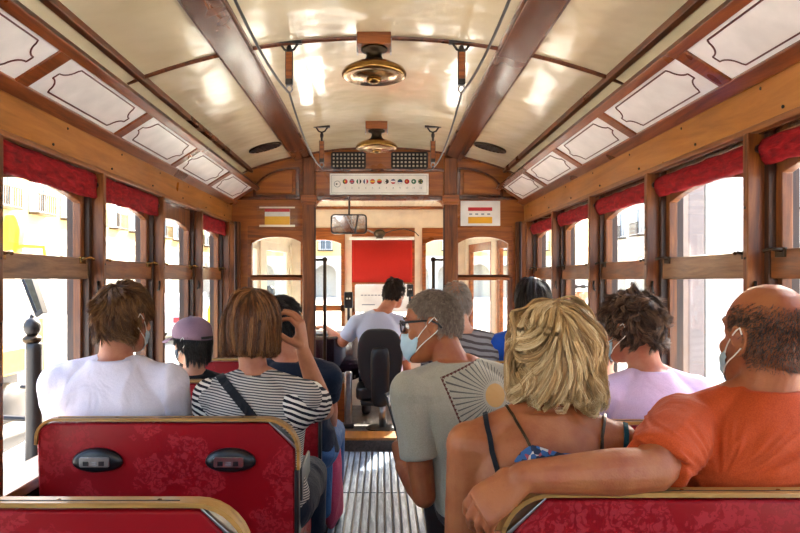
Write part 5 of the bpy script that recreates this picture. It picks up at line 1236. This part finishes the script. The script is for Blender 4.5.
def car(x, y, col, lb, rot=0):
    r = thing('parked_car', lb, 'car', (x, y, GZ), 'cars outside')
    prof = [(-2.0, .35), (-2.05, .7), (-1.9, .95), (-1.35, 1.02), (-.75, 1.45), (.55, 1.48), (1.25, 1.0), (1.95, .85), (2.1, .6), (2.05, .32)]
    part('body', MB().prism(prof, lambda u, v, d: (x+d, y+u, GZ+v), -.82, .82), col, r, bevel=.08)
    part('window_band', MB().prism([(-1.2, 1.04), (-.72, 1.38), (.5, 1.4), (1.05, 1.04)], lambda u, v, d: (x+d, y+u, GZ+v), -.835, .835), GLD, r, bevel=.02)
    for dx in (-.8, .8):
        for dy in (-1.3, 1.3): part('wheel', MB().lathe([(.05, -.1), (.28, -.11), (.32, -.06), (.32, .06), (.28, .11), (.05, .1)], (x+dx, y+dy, GZ+.32), 24, (1, 0, 0)), BLKM, r, smooth=True)
    part('tail_lamps', MB().box(x-.78, x-.55, y-2.07, y-1.98, GZ+.65, GZ+.8).box(x+.55, x+.78, y-2.07, y-1.98, GZ+.65, GZ+.8), cols['red'], r)
car(4.1, 9.4, plain('grey car paint', '#7b8088', .2, coat=.8), 'grey car standing outside the right hand windows')
car(-6.4, 21, plain('white car paint', '#e8eaec', .2, coat=.8), 'small white car far off through the third left window')
# ------------------------------------------------------------------ light
wd = bpy.data.worlds.new('sky'); bpy.context.scene.world = wd; wd.use_nodes = True; nt = wd.node_tree
bg = nt.nodes['Background']; st = nt.nodes.new('ShaderNodeTexSky'); st.sky_type = 'NISHITA'; st.sun_disc = False; st.sun_elevation = math.radians(37); st.sun_rotation = math.radians(17); st.altitude = 50; st.dust_density = 6; st.air_density = 1.0; st.ozone_density = .6
nt.links.new(st.outputs[0], bg.inputs[0]); bg.inputs[1].default_value = .8
sd = bpy.data.lights.new('sun', 'SUN'); sd.energy = 10; sd.angle = math.radians(.6); sd.color = (1, .93, .82); so = bpy.data.objects.new('sun', sd); C.objects.link(so)
so.rotation_euler = Vector((-.36, -1, -.82)).to_track_quat('-Z', 'Y').to_euler(); so.location = (8, 0, 12)
cd_ = bpy.data.cameras.new('camera'); cam = bpy.data.objects.new('camera', cd_); C.objects.link(cam); bpy.context.scene.camera = cam
cam.location = (CX, 0, EYE); cam.rotation_euler = (math.pi/2, 0, 0); cd_.sensor_width = 36; cd_.lens = F/800*36; cd_.shift_x = (400-VX)/800; cd_.shift_y = (VY-266.5)/800; cd_.clip_start = .02; cd_.clip_end = 500
vs = bpy.context.scene.view_settings; vs.view_transform = 'Standard'; vs.look = 'None'; vs.exposure = 1.2; vs.gamma = 1; vs.use_curve_mapping = False
# ------------------------------------------------------------------ people in the street
GZ_ = GZ
def ped(lb, px_, Y, ztop, col, trc, hm, yaw=0, s=1.0):
    x = W(px_, 0, Y).x; H = V((x, Y, ztop-.125)); P = V((x, Y, GZ+ .52*(ztop-GZ)))
    r = person('ped'+lb[:9], lb, H, H+V((0, -.01, -.215*s)), P, s, (yaw, 0, 0), yaw, yaw, 1, 1, .18, SK_LIGHT, col, 1.7, trc, 'stand', voxel=.012, arms=None, shirtname='jacket')
    _, _, _, _, R, H, s = BODIES['ped'+lb[:9]]
    if hm: hair('hair', H, R, s, hm, r, lambda d: m_full(d, -.6, .4), 1500, 100, .05, .2, 4, .2, .2, .1, 14, None, .05, .003, seed=2)
    return r, H, R, s
YJ = cloth('fluorescent yellow workwear', '#f2c80a', '#e6b800'); BH = bpy.data.materials['black hair']
ped('street worker in bright yellow workwear seen through the front left partition window', 270, 12.5, 1.14, YJ, YJ, BH, 30, 1.0)
ped('street worker in yellow jacket outside the left wall window nearest the front', 216, 11.5, 1.13, YJ, NAVY, BH, -60, 1.0)
r, H, R, s = ped('pedestrian in white sun hat outside the right windows beyond the blonde woman', 580, 6.3, 1.245, cloth('white linen', '#e6e2da'), BEIGE, None, 160, 1.0)
T = lambda p: H+R @ (V(p)*s); HAT = cloth('white cotton hat', '#eeeae2', bstr=.2)
hb = part('sun_hat', MB().loft([[T((.086*k*math.cos(t), -.004+.105*k*math.sin(t), z)) for t in np.linspace(0, 2*math.pi, 33)[:-1]] for z, k in ((.012, 1.02), (.02, 1.5), (.025, 1.5), (.03, 1.06), (.08, 1.0), (.115, .75), (.128, .1))]), HAT, r, smooth=True)
part('sunglasses', MB().tube([T((.09*math.sin(a), -.004-.108*math.cos(a)*-1, .06)) for a in np.linspace(-1.4, 1.4, 15)], .008, 8).ellipsoid(T((-.035, .105, .06)), (.026, .01, .018)).ellipsoid(T((.035, .105, .06)), (.026, .01, .018)), BLK, hb, smooth=True)
